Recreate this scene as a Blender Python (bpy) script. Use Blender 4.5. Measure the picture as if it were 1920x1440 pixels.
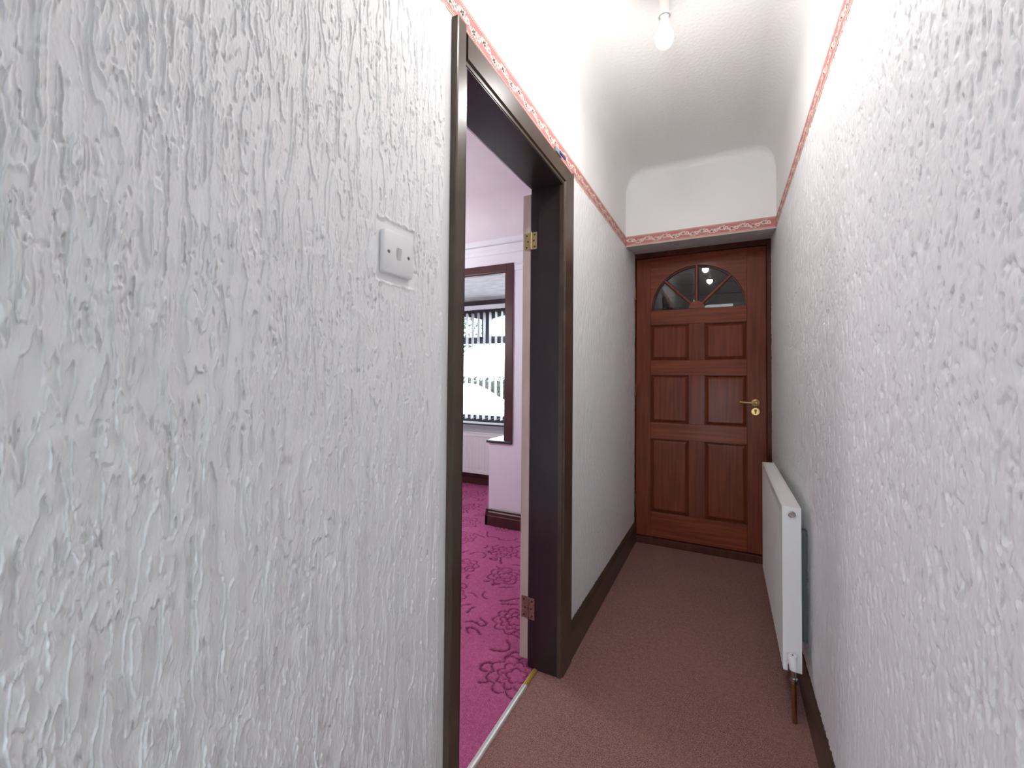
import bpy, bmesh, math, random
import numpy as np
from mathutils import Vector, Matrix

random.seed(7)
for o in list(bpy.data.objects):
    bpy.data.objects.remove(o, do_unlink=True)
scene = bpy.context.scene
col = scene.collection

# ------------------------------------------------------------------ camera
F_PX, YAW, PITCH, ROLL, CY = 792.7, 0.46686, 0.02295, 0.00902, 689.18
EYE = Vector((0, 0, 1.25))
cam_d = bpy.data.cameras.new('camera')
cam = bpy.data.objects.new('camera', cam_d)
col.objects.link(cam)
fwd = Vector((-math.sin(YAW) * math.cos(PITCH), math.cos(YAW) * math.cos(PITCH), math.sin(PITCH)))
rt0 = Vector((math.cos(YAW), math.sin(YAW), 0))
up0 = rt0.cross(fwd)
rt = math.cos(ROLL) * rt0 + math.sin(ROLL) * up0
up = -math.sin(ROLL) * rt0 + math.cos(ROLL) * up0
cam.matrix_world = Matrix(((rt.x, up.x, -fwd.x, EYE.x), (rt.y, up.y, -fwd.y, EYE.y), (rt.z, up.z, -fwd.z, EYE.z), (0, 0, 0, 1)))
cam_d.sensor_width = 36
cam_d.lens = F_PX / 1920 * 36
cam_d.shift_y = (CY - 720) / 1920
cam_d.clip_start = 0.02
scene.camera = cam

# ------------------------------------------------------------------ world, exposure
BULB_STRENGTH = 132.0          # LED domes over the hall: the real bulb and the added one
FILL_GLOBE_STRENGTH = 14.5     # added fill globe in the front room
SKY_STRENGTH = 9.5
world = bpy.data.worlds.new('overcast_sky')
scene.world = world
world.use_nodes = True
wn = world.node_tree.nodes
wn['Background'].inputs[0].default_value = (0.81, 0.905, 1.0, 1)
wn['Background'].inputs[1].default_value = SKY_STRENGTH
vs = scene.view_settings
vs.view_transform = 'Standard'
vs.look = 'None'
vs.gamma = 1.0
vs.use_curve_mapping = False
vs.exposure = 1.03

# ------------------------------------------------------------------ materials
def lin(c):
    return tuple((v / 255 / 12.92 if v / 255 <= 0.04045 else ((v / 255 + 0.055) / 1.055) ** 2.4) for v in c) + (1,)

def mat(name, rgb, rough=0.6, metal=0.0, var=None, vscale=(20, 20, 20), vdet=3.0, bump=0.0, bscale=(200, 200, 200),
        bdist=0.001, coat=0.0, emit=None, spec=0.5, bdet=3.0, var_lo=0.35, var_hi=0.65):
    m = bpy.data.materials.new(name)
    m.use_nodes = True
    nt = m.node_tree
    b = nt.nodes['Principled BSDF']
    b.inputs['Base Color'].default_value = lin(rgb)
    b.inputs['Roughness'].default_value = rough
    b.inputs['Metallic'].default_value = metal
    b.inputs['Coat Weight'].default_value = coat
    b.inputs['Coat Roughness'].default_value = 0.15
    b.inputs['Specular IOR Level'].default_value = spec
    tc = nt.nodes.new('ShaderNodeTexCoord')
    if var is not None:
        mp = nt.nodes.new('ShaderNodeMapping'); mp.inputs['Scale'].default_value = vscale
        nt.links.new(tc.outputs['Object'], mp.inputs['Vector'])
        nz = nt.nodes.new('ShaderNodeTexNoise'); nz.inputs['Scale'].default_value = 1; nz.inputs['Detail'].default_value = vdet
        nt.links.new(mp.outputs[0], nz.inputs['Vector'])
        rp = nt.nodes.new('ShaderNodeValToRGB')
        rp.color_ramp.elements[0].position = var_lo; rp.color_ramp.elements[0].color = lin(rgb)
        rp.color_ramp.elements[1].position = var_hi; rp.color_ramp.elements[1].color = lin(var)
        nt.links.new(nz.outputs['Fac'], rp.inputs['Fac'])
        nt.links.new(rp.outputs['Color'], b.inputs['Base Color'])
    if bump > 0:
        mp2 = nt.nodes.new('ShaderNodeMapping'); mp2.inputs['Scale'].default_value = bscale
        nt.links.new(tc.outputs['Object'], mp2.inputs['Vector'])
        n2 = nt.nodes.new('ShaderNodeTexNoise'); n2.inputs['Scale'].default_value = 1; n2.inputs['Detail'].default_value = bdet
        nt.links.new(mp2.outputs[0], n2.inputs['Vector'])
        bp = nt.nodes.new('ShaderNodeBump'); bp.inputs['Strength'].default_value = bump; bp.inputs['Distance'].default_value = bdist
        nt.links.new(n2.outputs['Fac'], bp.inputs['Height'])
        nt.links.new(bp.outputs[0], b.inputs['Normal'])
    if emit:
        b.inputs['Emission Color'].default_value = emit[0] + (1,)
        b.inputs['Emission Strength'].default_value = emit[1]
    return m

def glass_mat(name, tint=(0.97, 0.98, 0.98), refl=1.0):
    m = bpy.data.materials.new(name); m.use_nodes = True
    nt = m.node_tree; nt.nodes.remove(nt.nodes['Principled BSDF'])
    out = nt.nodes['Material Output']
    t = nt.nodes.new('ShaderNodeBsdfTransparent'); t.inputs[0].default_value = tint + (1,)
    g = nt.nodes.new('ShaderNodeBsdfGlossy'); g.inputs['Roughness'].default_value = 0.02
    fr = nt.nodes.new('ShaderNodeFresnel'); fr.inputs['IOR'].default_value = 1.5
    mx = nt.nodes.new('ShaderNodeMixShader')
    ml = nt.nodes.new('ShaderNodeMath'); ml.operation = 'MULTIPLY'; ml.inputs[1].default_value = refl
    nt.links.new(fr.outputs[0], ml.inputs[0]); nt.links.new(ml.outputs[0], mx.inputs[0])
    nt.links.new(t.outputs[0], mx.inputs[1]); nt.links.new(g.outputs[0], mx.inputs[2])
    nt.links.new(mx.outputs[0], out.inputs[0])
    return m

M = {}
M['plaster'] = mat('white_textured_plaster', (240, 241, 242), 0.55, bump=0.35, bscale=(500, 500, 260), bdist=0.0006)
M['smooth_white'] = mat('smooth_white_emulsion', (242, 241, 239), 0.6, bump=0.12, bscale=(160, 160, 160), bdist=0.001)
M['ceiling'] = mat('white_stippled_ceiling', (243, 242, 240), 0.6, bump=0.5, bscale=(70, 70, 70), bdist=0.004, bdet=4)
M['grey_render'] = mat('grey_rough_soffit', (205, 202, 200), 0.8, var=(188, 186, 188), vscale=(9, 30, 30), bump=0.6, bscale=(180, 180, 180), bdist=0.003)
M['brown_paint'] = mat('dark_brown_gloss_paint', (66, 53, 42), 0.32, var=(78, 64, 50), vscale=(12, 12, 12), bump=0.3, bscale=(140, 260, 60), bdist=0.0006)
M['dark_lining'] = mat('near_black_brown_gloss', (40, 32, 32), 0.28, var=(46, 38, 36), vscale=(6, 6, 6), bump=0.35, bscale=(90, 60, 24), bdist=0.0008)
M['mahog_v'] = mat('mahogany_vertical_grain', (98, 36, 18), 0.45, spec=0.3, var=(132, 60, 30), vscale=(60, 40, 3.0), vdet=5, bump=0.15, bscale=(300, 200, 10), bdist=0.0005, coat=0.06, var_lo=0.3, var_hi=0.75)
M['mahog_h'] = mat('mahogany_horizontal_grain', (106, 40, 20), 0.45, spec=0.3, var=(142, 68, 33), vscale=(3.0, 40, 60), vdet=5, bump=0.15, bscale=(10, 200, 300), bdist=0.0005, coat=0.06, var_lo=0.3, var_hi=0.75)
M['mahog_dark'] = mat('dark_mahogany_frame', (70, 28, 19), 0.45, spec=0.3, var=(88, 40, 26), vscale=(30, 30, 4), bump=0.2, bscale=(120, 120, 14), bdist=0.0008)
M['brass'] = mat('satin_brass', (205, 172, 112), 0.28, metal=1.0)
M['brass_dark'] = mat('dull_brass', (120, 98, 60), 0.45, metal=1.0)
M['hinge_brass'] = mat('pale_brass_hinge', (196, 180, 130), 0.35, metal=0.9)
M['hinge_copper'] = mat('worn_coppery_hinge', (166, 124, 108), 0.42, metal=0.25, var=(128, 96, 86), vscale=(90, 90, 90))
M['dark_screw'] = mat('dark_screw_head', (58, 52, 48), 0.45, metal=0.6)
M['steel_screw'] = mat('steel_screw_head', (140, 136, 128), 0.35, metal=0.9)
M['cream_edge'] = mat('cream_white_gloss', (222, 208, 196), 0.4, var=(214, 196, 184), vscale=(20, 20, 5))
M['switch'] = mat('white_switch_plastic', (226, 226, 228), 0.3)
M['rocker'] = mat('grey_white_rocker_plastic', (206, 204, 208), 0.3)
M['rad_white'] = mat('white_radiator_enamel', (236, 236, 234), 0.3)
M['rad_grey'] = mat('grey_steel_bracket', (104, 110, 108), 0.5, metal=0.4)
M['chrome'] = mat('chrome', (200, 196, 190), 0.18, metal=1.0)
M['copper'] = mat('copper_brass_tail', (176, 138, 100), 0.3, metal=1.0)
M['rose'] = mat('dusty_rose_paper', (196, 128, 126), 0.7, var=(190, 120, 120), vscale=(40, 40, 40))
M['cream_print'] = mat('cream_printed_roses', (244, 224, 210), 0.7)
M['rose_mid'] = mat('pink_printed_detail', (214, 160, 152), 0.7)
M['gold_line'] = mat('pale_gold_printed_line', (226, 196, 160), 0.7)
M['room_pink'] = mat('pale_pink_room_emulsion', (230, 228, 232), 0.6, bump=0.3, bscale=(120, 120, 120), bdist=0.002)
M['room_ceiling'] = mat('pale_mauve_room_ceiling', (222, 214, 218), 0.6, var=(216, 207, 212), vscale=(5, 5, 5), bump=0.2, bscale=(60, 60, 60), bdist=0.002)
M['bay_ceiling'] = mat('white_swirled_bay_ceiling', (232, 234, 232), 0.6, var=(205, 210, 208), vscale=(9, 22, 9), vdet=4, bump=0.7, bscale=(9, 22, 9), bdist=0.02)
M['red_brown'] = mat('dark_red_brown_gloss', (68, 36, 36), 0.35, var=(78, 42, 40), vscale=(8, 8, 8))
M['upvc_dark'] = mat('dark_grey_brown_window_frame', (56, 52, 58), 0.4)
M['white_board'] = mat('white_gloss_board', (232, 236, 238), 0.35)
M['slat'] = mat('white_blind_fabric', (236, 236, 238), 0.75, bump=0.2, bscale=(300, 300, 60), bdist=0.0005)
nt_ = M['slat'].node_tree; tl_ = nt_.nodes.new('ShaderNodeBsdfTranslucent'); tl_.inputs[0].default_value = (0.85, 0.86, 0.88, 1)
mx_ = nt_.nodes.new('ShaderNodeMixShader'); mx_.inputs[0].default_value = 0.6
nt_.links.new(nt_.nodes['Principled BSDF'].outputs[0], mx_.inputs[1]); nt_.links.new(tl_.outputs[0], mx_.inputs[2]); nt_.links.new(mx_.outputs[0], nt_.nodes['Material Output'].inputs[0])
M['chain'] = mat('white_blind_chain', (225, 226, 228), 0.5)
M['strip'] = mat('brushed_silver_strip', (222, 222, 214), 0.35, metal=0.55, bump=0.2, bscale=(400, 12, 400), bdist=0.0005)
M['strip_gold'] = mat('gold_strip_end', (206, 170, 84), 0.4, metal=0.6)
M['lamp_plastic'] = mat('grey_white_lampholder_plastic', (214, 212, 206), 0.4)
M['lamp_white'] = mat('white_bulb_neck_plastic', (244, 244, 246), 0.35)
M['bulb_glow'] = mat('glowing_opal_dome', (250, 250, 252), 0.4, emit=((1.0, 0.975, 0.955), BULB_STRENGTH))
M['fill_globe_glow'] = mat('cool_fill_globe', (250, 250, 252), 0.4, emit=((0.93, 0.96, 1.0), FILL_GLOBE_STRENGTH))
M['grey_plastic'] = mat('grey_plastic_case', (150, 152, 160), 0.45)
M['blue_plastic'] = mat('blue_plastic_bar', (58, 66, 128), 0.4)
M['porch'] = mat('dark_porch_timber', (62, 50, 46), 0.6, var=(74, 60, 54), vscale=(2, 20, 20), vdet=4)
M['hall_glass'] = glass_mat('clear_bevelled_glass', (0.90, 0.90, 0.90))
M['pane'] = glass_mat('clear_window_glass')
M['hedge'] = mat('dark_green_hedge_leaves', (34, 42, 34), 0.9, spec=0.03, var=(58, 68, 54), vscale=(14, 14, 14))
M['leaf'] = mat('green_tree_leaves', (48, 56, 40), 0.9, spec=0.03, var=(74, 84, 58), vscale=(9, 9, 9))
M['bark'] = mat('grey_bark', (60, 56, 52), 0.9, spec=0.05, bump=0.5, bscale=(40, 40, 12), bdist=0.01)
M['drive'] = mat('pale_concrete_drive', (206, 206, 202), 0.85, var=(190, 190, 188), vscale=(3, 3, 3), bump=0.3, bscale=(60, 60, 60), bdist=0.004)
M['car_white'] = mat('white_car_paint', (240, 241, 243), 0.25, coat=0.6)
M['car_glass'] = mat('tinted_car_glass', (196, 204, 210), 0.1, coat=0.5)
M['rubber'] = mat('black_rubber', (40, 40, 42), 0.7)
M['car_trim'] = mat('grey_car_trim', (130, 132, 136), 0.4, metal=0.5)
M['lens'] = mat('headlamp_lens', (215, 220, 224), 0.15, metal=0.3)
M['backdrop_brick'] = mat('pale_rendered_house', (214, 210, 206), 0.8, var=(202, 198, 194), vscale=(2, 2, 2))
M['roof_tile'] = mat('grey_roof_slates', (150, 148, 150), 0.8, var=(132, 130, 132), vscale=(6, 6, 6))

def carpet_mat(name, a, b, c, groove=False, fscale=260.0):
    m = bpy.data.materials.new(name); m.use_nodes = True
    nt = m.node_tree; bs = nt.nodes['Principled BSDF']
    bs.inputs['Roughness'].default_value = 0.95
    bs.inputs['Specular IOR Level'].default_value = 0.1
    bs.inputs['Sheen Weight'].default_value = 0.25
    bs.inputs['Sheen Roughness'].default_value = 0.4
    bs.inputs['Sheen Tint'].default_value = lin(b)
    tc = nt.nodes.new('ShaderNodeTexCoord')
    def noise(s, d):
        n = nt.nodes.new('ShaderNodeTexNoise'); n.inputs['Scale'].default_value = s; n.inputs['Detail'].default_value = d
        nt.links.new(tc.outputs['Object'], n.inputs['Vector']); return n
    n1 = noise(fscale, 3.0); n2 = noise(3.2, 4.0); n3 = noise(60, 4.0)
    r1 = nt.nodes.new('ShaderNodeValToRGB')
    r1.color_ramp.elements[0].position = 0.34; r1.color_ramp.elements[0].color = lin(a)
    r1.color_ramp.elements[1].position = 0.68; r1.color_ramp.elements[1].color = lin(b)
    nt.links.new(n1.outputs['Fac'], r1.inputs['Fac'])
    mx = nt.nodes.new('ShaderNodeMix'); mx.data_type = 'RGBA'
    mr = nt.nodes.new('ShaderNodeMapRange'); mr.inputs['From Min'].default_value = 0.42; mr.inputs['From Max'].default_value = 0.68
    mr.inputs['To Max'].default_value = 0.55
    nt.links.new(n2.outputs['Fac'], mr.inputs['Value'])
    nt.links.new(mr.outputs[0], mx.inputs['Factor'])
    nt.links.new(r1.outputs['Color'], mx.inputs[6]); mx.inputs[7].default_value = lin(c)
    last = mx.outputs[2]
    mx3 = nt.nodes.new('ShaderNodeMix'); mx3.data_type = 'RGBA'; mx3.blend_type = 'OVERLAY'; mx3.inputs['Factor'].default_value = 0.35
    nt.links.new(last, mx3.inputs[6]); nt.links.new(n3.outputs['Fac'], mx3.inputs[7]); last = mx3.outputs[2]
    if groove:
        at = nt.nodes.new('ShaderNodeAttribute'); at.attribute_name = 'groove'
        mx2 = nt.nodes.new('ShaderNodeMix'); mx2.data_type = 'RGBA'
        nt.links.new(at.outputs['Fac'], mx2.inputs['Factor']); nt.links.new(last, mx2.inputs[6])
        mx2.inputs[7].default_value = lin((96, 28, 62)); last = mx2.outputs[2]
    nt.links.new(last, bs.inputs['Base Color'])
    bp = nt.nodes.new('ShaderNodeBump'); bp.inputs['Strength'].default_value = 0.7; bp.inputs['Distance'].default_value = 0.003
    nt.links.new(n1.outputs['Fac'], bp.inputs['Height']); nt.links.new(bp.outputs[0], bs.inputs['Normal'])
    return m
M['hall_carpet'] = carpet_mat('brown_mauve_hall_carpet', (108, 72, 69), (182, 140, 132), (156, 116, 102))
M['room_carpet'] = carpet_mat('magenta_carved_carpet', (156, 66, 110), (200, 112, 154), (190, 98, 142), groove=True)

# ------------------------------------------------------------------ mesh helpers
def box(bm, x0, x1, y0, y1, z0, z1, bev=0.0):
    r = bmesh.ops.create_cube(bm, size=1.0)
    vs_ = r['verts']
    for v in vs_:
        v.co = Vector(((x0 + x1) / 2 + v.co.x * (x1 - x0), (y0 + y1) / 2 + v.co.y * (y1 - y0), (z0 + z1) / 2 + v.co.z * (z1 - z0)))
    if bev > 0:
        es = set()
        for v in vs_:
            es.update(v.link_edges)
        bmesh.ops.bevel(bm, geom=list(es), offset=bev, segments=2, affect='EDGES', profile=0.5)

def prism(bm, pts, axis, a0, a1):
    """extrude polygon pts along axis; pts in the two other axes (cyclic order x,y,z minus axis)"""
    def P(p, a):
        if axis == 0: return Vector((a, p[0], p[1]))
        if axis == 1: return Vector((p[0], a, p[1]))
        return Vector((p[0], p[1], a))
    v0 = [bm.verts.new(P(p, a0)) for p in pts]; v1 = [bm.verts.new(P(p, a1)) for p in pts]
    n = len(pts)
    f = [bm.faces.new(v0), bm.faces.new(v1)]
    for i in range(n):
        f.append(bm.faces.new((v0[i], v0[(i + 1) % n], v1[(i + 1) % n], v1[i])))
    return f

def tube(bm, p0, p1, r0, r1=None, seg=16, caps=True):
    p0 = Vector(p0); p1 = Vector(p1); r1 = r0 if r1 is None else r1
    d = (p1 - p0).normalized()
    a = d.orthogonal().normalized(); b = d.cross(a)
    c0 = []; c1 = []
    for i in range(seg):
        t = 2 * math.pi * i / seg; o = a * math.cos(t) + b * math.sin(t)
        c0.append(bm.verts.new(p0 + o * r0)); c1.append(bm.verts.new(p1 + o * r1))
    for i in range(seg):
        j = (i + 1) % seg
        bm.faces.new((c0[i], c0[j], c1[j], c1[i]))
    if caps:
        bm.faces.new(c0[::-1]); bm.faces.new(c1)

def lathe(bm, origin, axis, prof, seg=24):
    """prof = [(distance along axis, radius)]"""
    o = Vector(origin); d = Vector(axis).normalized(); a = d.orthogonal().normalized(); b = d.cross(a)
    rings = []
    for (h, r) in prof:
        if r < 1e-6:
            rings.append([bm.verts.new(o + d * h)])
        else:
            rings.append([bm.verts.new(o + d * h + (a * math.cos(2 * math.pi * i / seg) + b * math.sin(2 * math.pi * i / seg)) * r) for i in range(seg)])
    for k in range(len(rings) - 1):
        A, B = rings[k], rings[k + 1]
        for i in range(seg):
            j = (i + 1) % seg
            if len(A) == 1 and len(B) == 1: continue
            if len(A) == 1: bm.faces.new((A[0], B[i], B[j]))
            elif len(B) == 1: bm.faces.new((A[i], A[j], B[0]))
            else: bm.faces.new((A[i], A[j], B[j], B[i]))

def torus(bm, c, axis, R, r, seg=28, sub=8):
    c = Vector(c); d = Vector(axis).normalized(); a = d.orthogonal().normalized(); b = d.cross(a)
    rings = []
    for i in range(seg):
        t = 2 * math.pi * i / seg; o = a * math.cos(t) + b * math.sin(t)
        rings.append([bm.verts.new(c + o * (R + r * math.cos(2 * math.pi * k / sub)) + d * (r * math.sin(2 * math.pi * k / sub))) for k in range(sub)])
    for i in range(seg):
        for k in range(sub):
            bm.faces.new((rings[i][k], rings[(i + 1) % seg][k], rings[(i + 1) % seg][(k + 1) % sub], rings[i][(k + 1) % sub]))

def obj(name, bm, m, parent=None, smooth=False):
    bmesh.ops.recalc_face_normals(bm, faces=bm.faces[:])
    me = bpy.data.meshes.new(name); bm.to_mesh(me); bm.free()
    o = bpy.data.objects.new(name, me); col.objects.link(o)
    me.materials.append(M[m] if isinstance(m, str) else m)
    if smooth:
        me.shade_smooth()
        me.set_sharp_from_angle(angle=math.radians(40))
    if parent is not None: o.parent = parent
    return o

def boxes(name, m, parent, *bs, bev=0.0):
    bm = bmesh.new()
    for b in bs: box(bm, *b, bev=bev)
    return obj(name, bm, m, parent)

def tag(o, label=None, cat=None, group=None, kind=None):
    if label: o['label'] = label
    if cat: o['category'] = cat
    if group: o['group'] = group
    if kind: o['kind'] = kind
    return o

def thing(name, label, cat, loc=(0, 0, 0), group=None, kind=None):
    o = bpy.data.objects.new(name, None); col.objects.link(o); o.location = loc; o.empty_display_size = 0.05
    bpy.context.view_layer.update()
    return tag(o, label, cat, group, kind)

def adopt(root):
    """children were built in world coordinates: shift them so the root's location is kept"""
    for c in root.children:
        c.matrix_parent_inverse = Matrix.Translation(-root.location)

# ------------------------------------------------------------------ noise
_rng = np.random.default_rng(11)
_perm = _rng.permutation(512).astype(np.int64)
_perm = np.concatenate([_perm, _perm])
_ang = _rng.random(512) * 2 * np.pi
_gx, _gy = np.cos(_ang), np.sin(_ang)
def pnoise(x, y, seed=0):
    x = x + seed * 17.31; y = y + seed * 9.77
    xi = np.floor(x).astype(np.int64); yi = np.floor(y).astype(np.int64)
    xf = x - xi; yf = y - yi
    u = xf * xf * xf * (xf * (xf * 6 - 15) + 10); v = yf * yf * yf * (yf * (yf * 6 - 15) + 10)
    def g(ix, iy, dx, dy):
        h = _perm[(_perm[ix & 511] + iy) & 511]
        return _gx[h] * dx + _gy[h] * dy
    a = g(xi, yi, xf, yf); b = g(xi + 1, yi, xf - 1, yf); c = g(xi, yi + 1, xf, yf - 1); d = g(xi + 1, yi + 1, xf - 1, yf - 1)
    return 1.5 * ((a * (1 - u) + b * u) * (1 - v) + (c * (1 - u) + d * u) * v)
def sstep(a, b, x):
    t = np.clip((x - a) / (b - a), 0, 1); return t * t * (3 - 2 * t)

def grid_obj(name, X, Y, Z, m, parent=None, attr=None, flip=False):
    """X,Y,Z 2-D arrays (rows, cols) -> one smooth grid mesh"""
    nr, nc = X.shape
    co = np.stack([X, Y, Z], -1).reshape(-1, 3).astype(np.float32)
    i = np.arange(nr * nc).reshape(nr, nc)
    q = [i[:-1, :-1], i[:-1, 1:], i[1:, 1:], i[1:, :-1]]
    if flip: q = q[::-1]
    q = np.stack(q, -1).reshape(-1, 4).astype(np.int32)
    me = bpy.data.meshes.new(name)
    me.vertices.add(len(co)); me.vertices.foreach_set('co', co.ravel())
    me.loops.add(q.size); me.loops.foreach_set('vertex_index', q.ravel())
    me.polygons.add(len(q)); me.polygons.foreach_set('loop_start', np.arange(0, q.size, 4, dtype=np.int32))
    me.update(calc_edges=True)
    me.shade_smooth()
    if attr is not None:
        a = me.attributes.new('groove', 'FLOAT', 'POINT'); a.data.foreach_set('value', attr.ravel().astype(np.float32))
    me.materials.append(M[m])
    o = bpy.data.objects.new(name, me); col.objects.link(o)
    if parent is not None: o.parent = parent
    return o

# ------------------------------------------------------------------ key dimensions (metres)
XL, XR = -0.625, 0.282            # hall wall faces
YE, YD = 3.01, 3.36               # end wall above the door, door plane
ZB0, ZB1 = 2.180, 2.250           # wallpaper border
CEIL = 2.70
YREAR = -1.9
A0, A1 = 0.880, 1.812             # doorway architrave, outer edges
J0, J1 = 0.936, 1.690             # doorway clear opening
ZJ, ZA = 2.075, 2.176             # lining underside, architrave top
XA = -0.606                       # architrave front face
XW = -0.768                       # room side of the shared wall
YS = 3.16                         # bay wall in the front room
YB = 4.285                        # front wall of the bay

# ------------------------------------------------------------------ hall shell
fl = boxes('floor', 'hall_carpet', None, (-0.727, XR + 0.15, YREAR, YD + 0.05, -0.05, 0.0))
tag(fl, 'brown mauve cut pile carpet along the narrow hall', 'carpet', kind='structure')

wl = boxes('wall_left', 'smooth_white', None,
           (XW + 0.004, XL - 0.004, YREAR, A0 + 0.02, 0, CEIL),
           (XW + 0.004, XL - 0.004, A1 - 0.02, YE, 0, CEIL),
           (XW + 0.004, XL - 0.004, YE, YD + 0.12, 0, 2.5),
           (XW + 0.004, XL - 0.004, A0 + 0.02, A1 - 0.02, ZA - 0.03, CEIL),
           (XL - 0.006, XL, YREAR, YE, ZB0 - 0.004, CEIL))
tag(wl, 'white left hall wall with vertical drip textured plaster below a rose border', 'wall', kind='structure')
wr = boxes('wall_right', 'smooth_white', None,
           (XR + 0.004, XR + 0.15, YREAR, YD + 0.12, 0, CEIL),
           (XR, XR + 0.006, YREAR, YE, ZB0 - 0.004, CEIL))
tag(wr, 'white right hall wall with dashed vertical textured plaster behind the radiator', 'wall', kind='structure')

def terr(n, k, w=0.22):
    q = n * k; f = np.floor(q); fr = q - f
    s = sstep(0.0, w, fr)
    rim = np.exp(-((fr - w) / (0.45 * w)) ** 2)
    return f + s, rim

def relief_left(Y, Z, amp=1.0):
    wy = Y + 0.0035 * pnoise(Y * 18, Z * 11, 1) + 0.0009 * pnoise(Y * 90, Z * 60, 2)
    n = pnoise(wy * 62, Z * 7.0, 4) + 0.33 * pnoise(wy * 135, Z * 20, 5) + 0.10 * pnoise(wy * 260, Z * 90, 13)
    t1, rim1 = terr(n + 3.0, 1.8, 0.15)
    n2 = pnoise(wy * 150, Z * 17, 6) + 0.45 * pnoise(wy * 280, Z * 50, 7)
    t2, rim2 = terr(n2 + 3.0, 1.1, 0.2)
    patch = sstep(-0.3, 0.25, pnoise(Y * 9, Z * 4.5, 8))
    h = 0.0013 * (t1 - 5.3) + 0.0014 * rim1 + patch * (0.0005 * (t2 - 3.3) + 0.0008 * rim2)
    pits = sstep(0.40, 0.55, pnoise(Y * 130, Z * 80, 9)) * sstep(0.0, 0.3, pnoise(Y * 20, Z * 14, 10))
    h = h - 0.0016 * pits + 0.0007 * pnoise(Y * 25, Z * 6, 12) + 0.00025 * pnoise(Y * 300, Z * 160, 17)
    return h * amp * 1.08

def relief_right(Y, Z):
    wy = Y + 0.004 * pnoise(Y * 40, Z * 30, 21)
    n = pnoise(wy * 62, Z * 17, 22) + 0.6 * pnoise(wy * 130, Z * 44, 23) + 0.25 * pnoise(wy * 260, Z * 110, 27)
    pit = sstep(0.12, 0.42, n)
    n2 = pnoise(wy * 95, Z * 22, 24) + 0.4 * pnoise(wy * 220, Z * 90, 25)
    t2, rim2 = terr(n2 + 3, 1.2, 0.3)
    return -0.0026 * pit + 0.0007 * (t2 - 3.3) + 0.0006 * rim2 + 0.0005 * pnoise(Y * 300, Z * 180, 26)

SW = (0.640, 0.732, 1.462, 1.552)   # switch plate on the left wall (y0,y1,z0,z1)
def left_mask(Y, Z):
    edge = A0 - 0.026 + 0.004 * pnoise(Z * 9, Z * 0 + 2.2, 14) + 0.002 * pnoise(Z * 40, Z * 0 + 5.2, 15)
    m = 1 - sstep(-0.004, 0.003, Y - edge)
    dy = np.maximum(SW[0] - 0.011 - Y, Y - SW[1] - 0.011); dz = np.maximum(SW[2] - 0.015 - Z, Z - SW[3] - 0.020)
    d = np.maximum(dy, dz) + 0.003 * pnoise(Y * 60, Z * 60, 16)
    m2 = sstep(-0.001, 0.004, d)
    lip = 0.0016 * np.exp(-((d - 0.004) / 0.003) ** 2)
    return m, m2, lip

# near part of the left wall, graded spacing so that the nearest plaster is finest
def graded(a, b, s0, s1):
    ys = [a]
    while ys[-1] < b:
        t = (ys[-1] - a) / (b - a); ys.append(ys[-1] + s0 + (s1 - s0) * t)
    ys[-1] = b
    return np.array(ys)
yy = graded(0.06, A0 + 0.012, 0.0008, 0.0014)
zz = np.concatenate([np.arange(0.14, 0.55, 0.0040), np.arange(0.55, 1.95, 0.0023), np.arange(1.95, ZB0, 0.0040), [ZB0]])
Yg, Zg = np.meshgrid(yy, zz)
m1, m2, lip = left_mask(Yg, Zg)
hh = relief_left(Yg, Zg)
hh = hh * m1 * m2 - 0.0012 * (1 - m2) - 0.0008 * (1 - m1) + lip * m1
p = grid_obj('textured_plaster', XL + hh, Yg, Zg, 'plaster', wl)
yy = graded(YREAR, 0.06, 0.012, 0.004); zz = np.arange(0.14, ZB0 + 0.001, 0.012); zz[-1] = ZB0
Yg, Zg = np.meshgrid(yy, zz)
p = grid_obj('textured_plaster', XL + relief_left(Yg, Zg, 0.8), Yg, Zg, 'plaster', wl)
yy = np.arange(A1 - 0.015, YD + 0.02, 0.0055); zz = np.concatenate([np.arange(0.14, ZB0, 0.006), [ZB0 + 0.03]])
Yg, Zg = np.meshgrid(yy, zz)
p = grid_obj('textured_plaster', XL + 0.75 * relief_right(Yg, Zg), Yg, Zg, 'plaster', wl)
# right wall
yy = graded(0.52, YD + 0.02, 0.0014, 0.0085)
zz = np.concatenate([np.arange(0.10, 0.5, 0.0045), np.arange(0.5, 2.0, 0.0029), np.arange(2.0, ZB0, 0.0045), [ZB0 + 0.03]])
Yg, Zg = np.meshgrid(yy, zz)
p = grid_obj('textured_plaster', XR - relief_right(Yg, Zg), Yg, Zg, 'plaster', wr, flip=True)
yy = graded(YREAR, 0.52, 0.014, 0.006); zz = np.arange(0.10, ZB0 + 0.001, 0.014); zz[-1] = ZB0
Yg, Zg = np.meshgrid(yy, zz)
p = grid_obj('textured_plaster', XR - relief_right(Yg, Zg), Yg, Zg, 'plaster', wr, flip=True)

# end wall over the front door, with the sloping soffit of the reveal
bm = bmesh.new()
prism(bm, [(YE, ZB0), (YE, CEIL + 0.05), (YD + 0.12, CEIL + 0.05), (YD + 0.12, 2.24), (YD, 2.222)], 0, XL - 0.14, XR + 0.14)
we = obj('wall_end', bm, 'smooth_white'); tag(we, 'smooth white wall above the mahogany front door', 'wall', kind='structure')
bm = bmesh.new()
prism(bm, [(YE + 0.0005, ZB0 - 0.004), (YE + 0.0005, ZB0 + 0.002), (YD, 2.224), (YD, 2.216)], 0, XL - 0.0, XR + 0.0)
obj('soffit', bm, 'grey_render', we)

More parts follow.
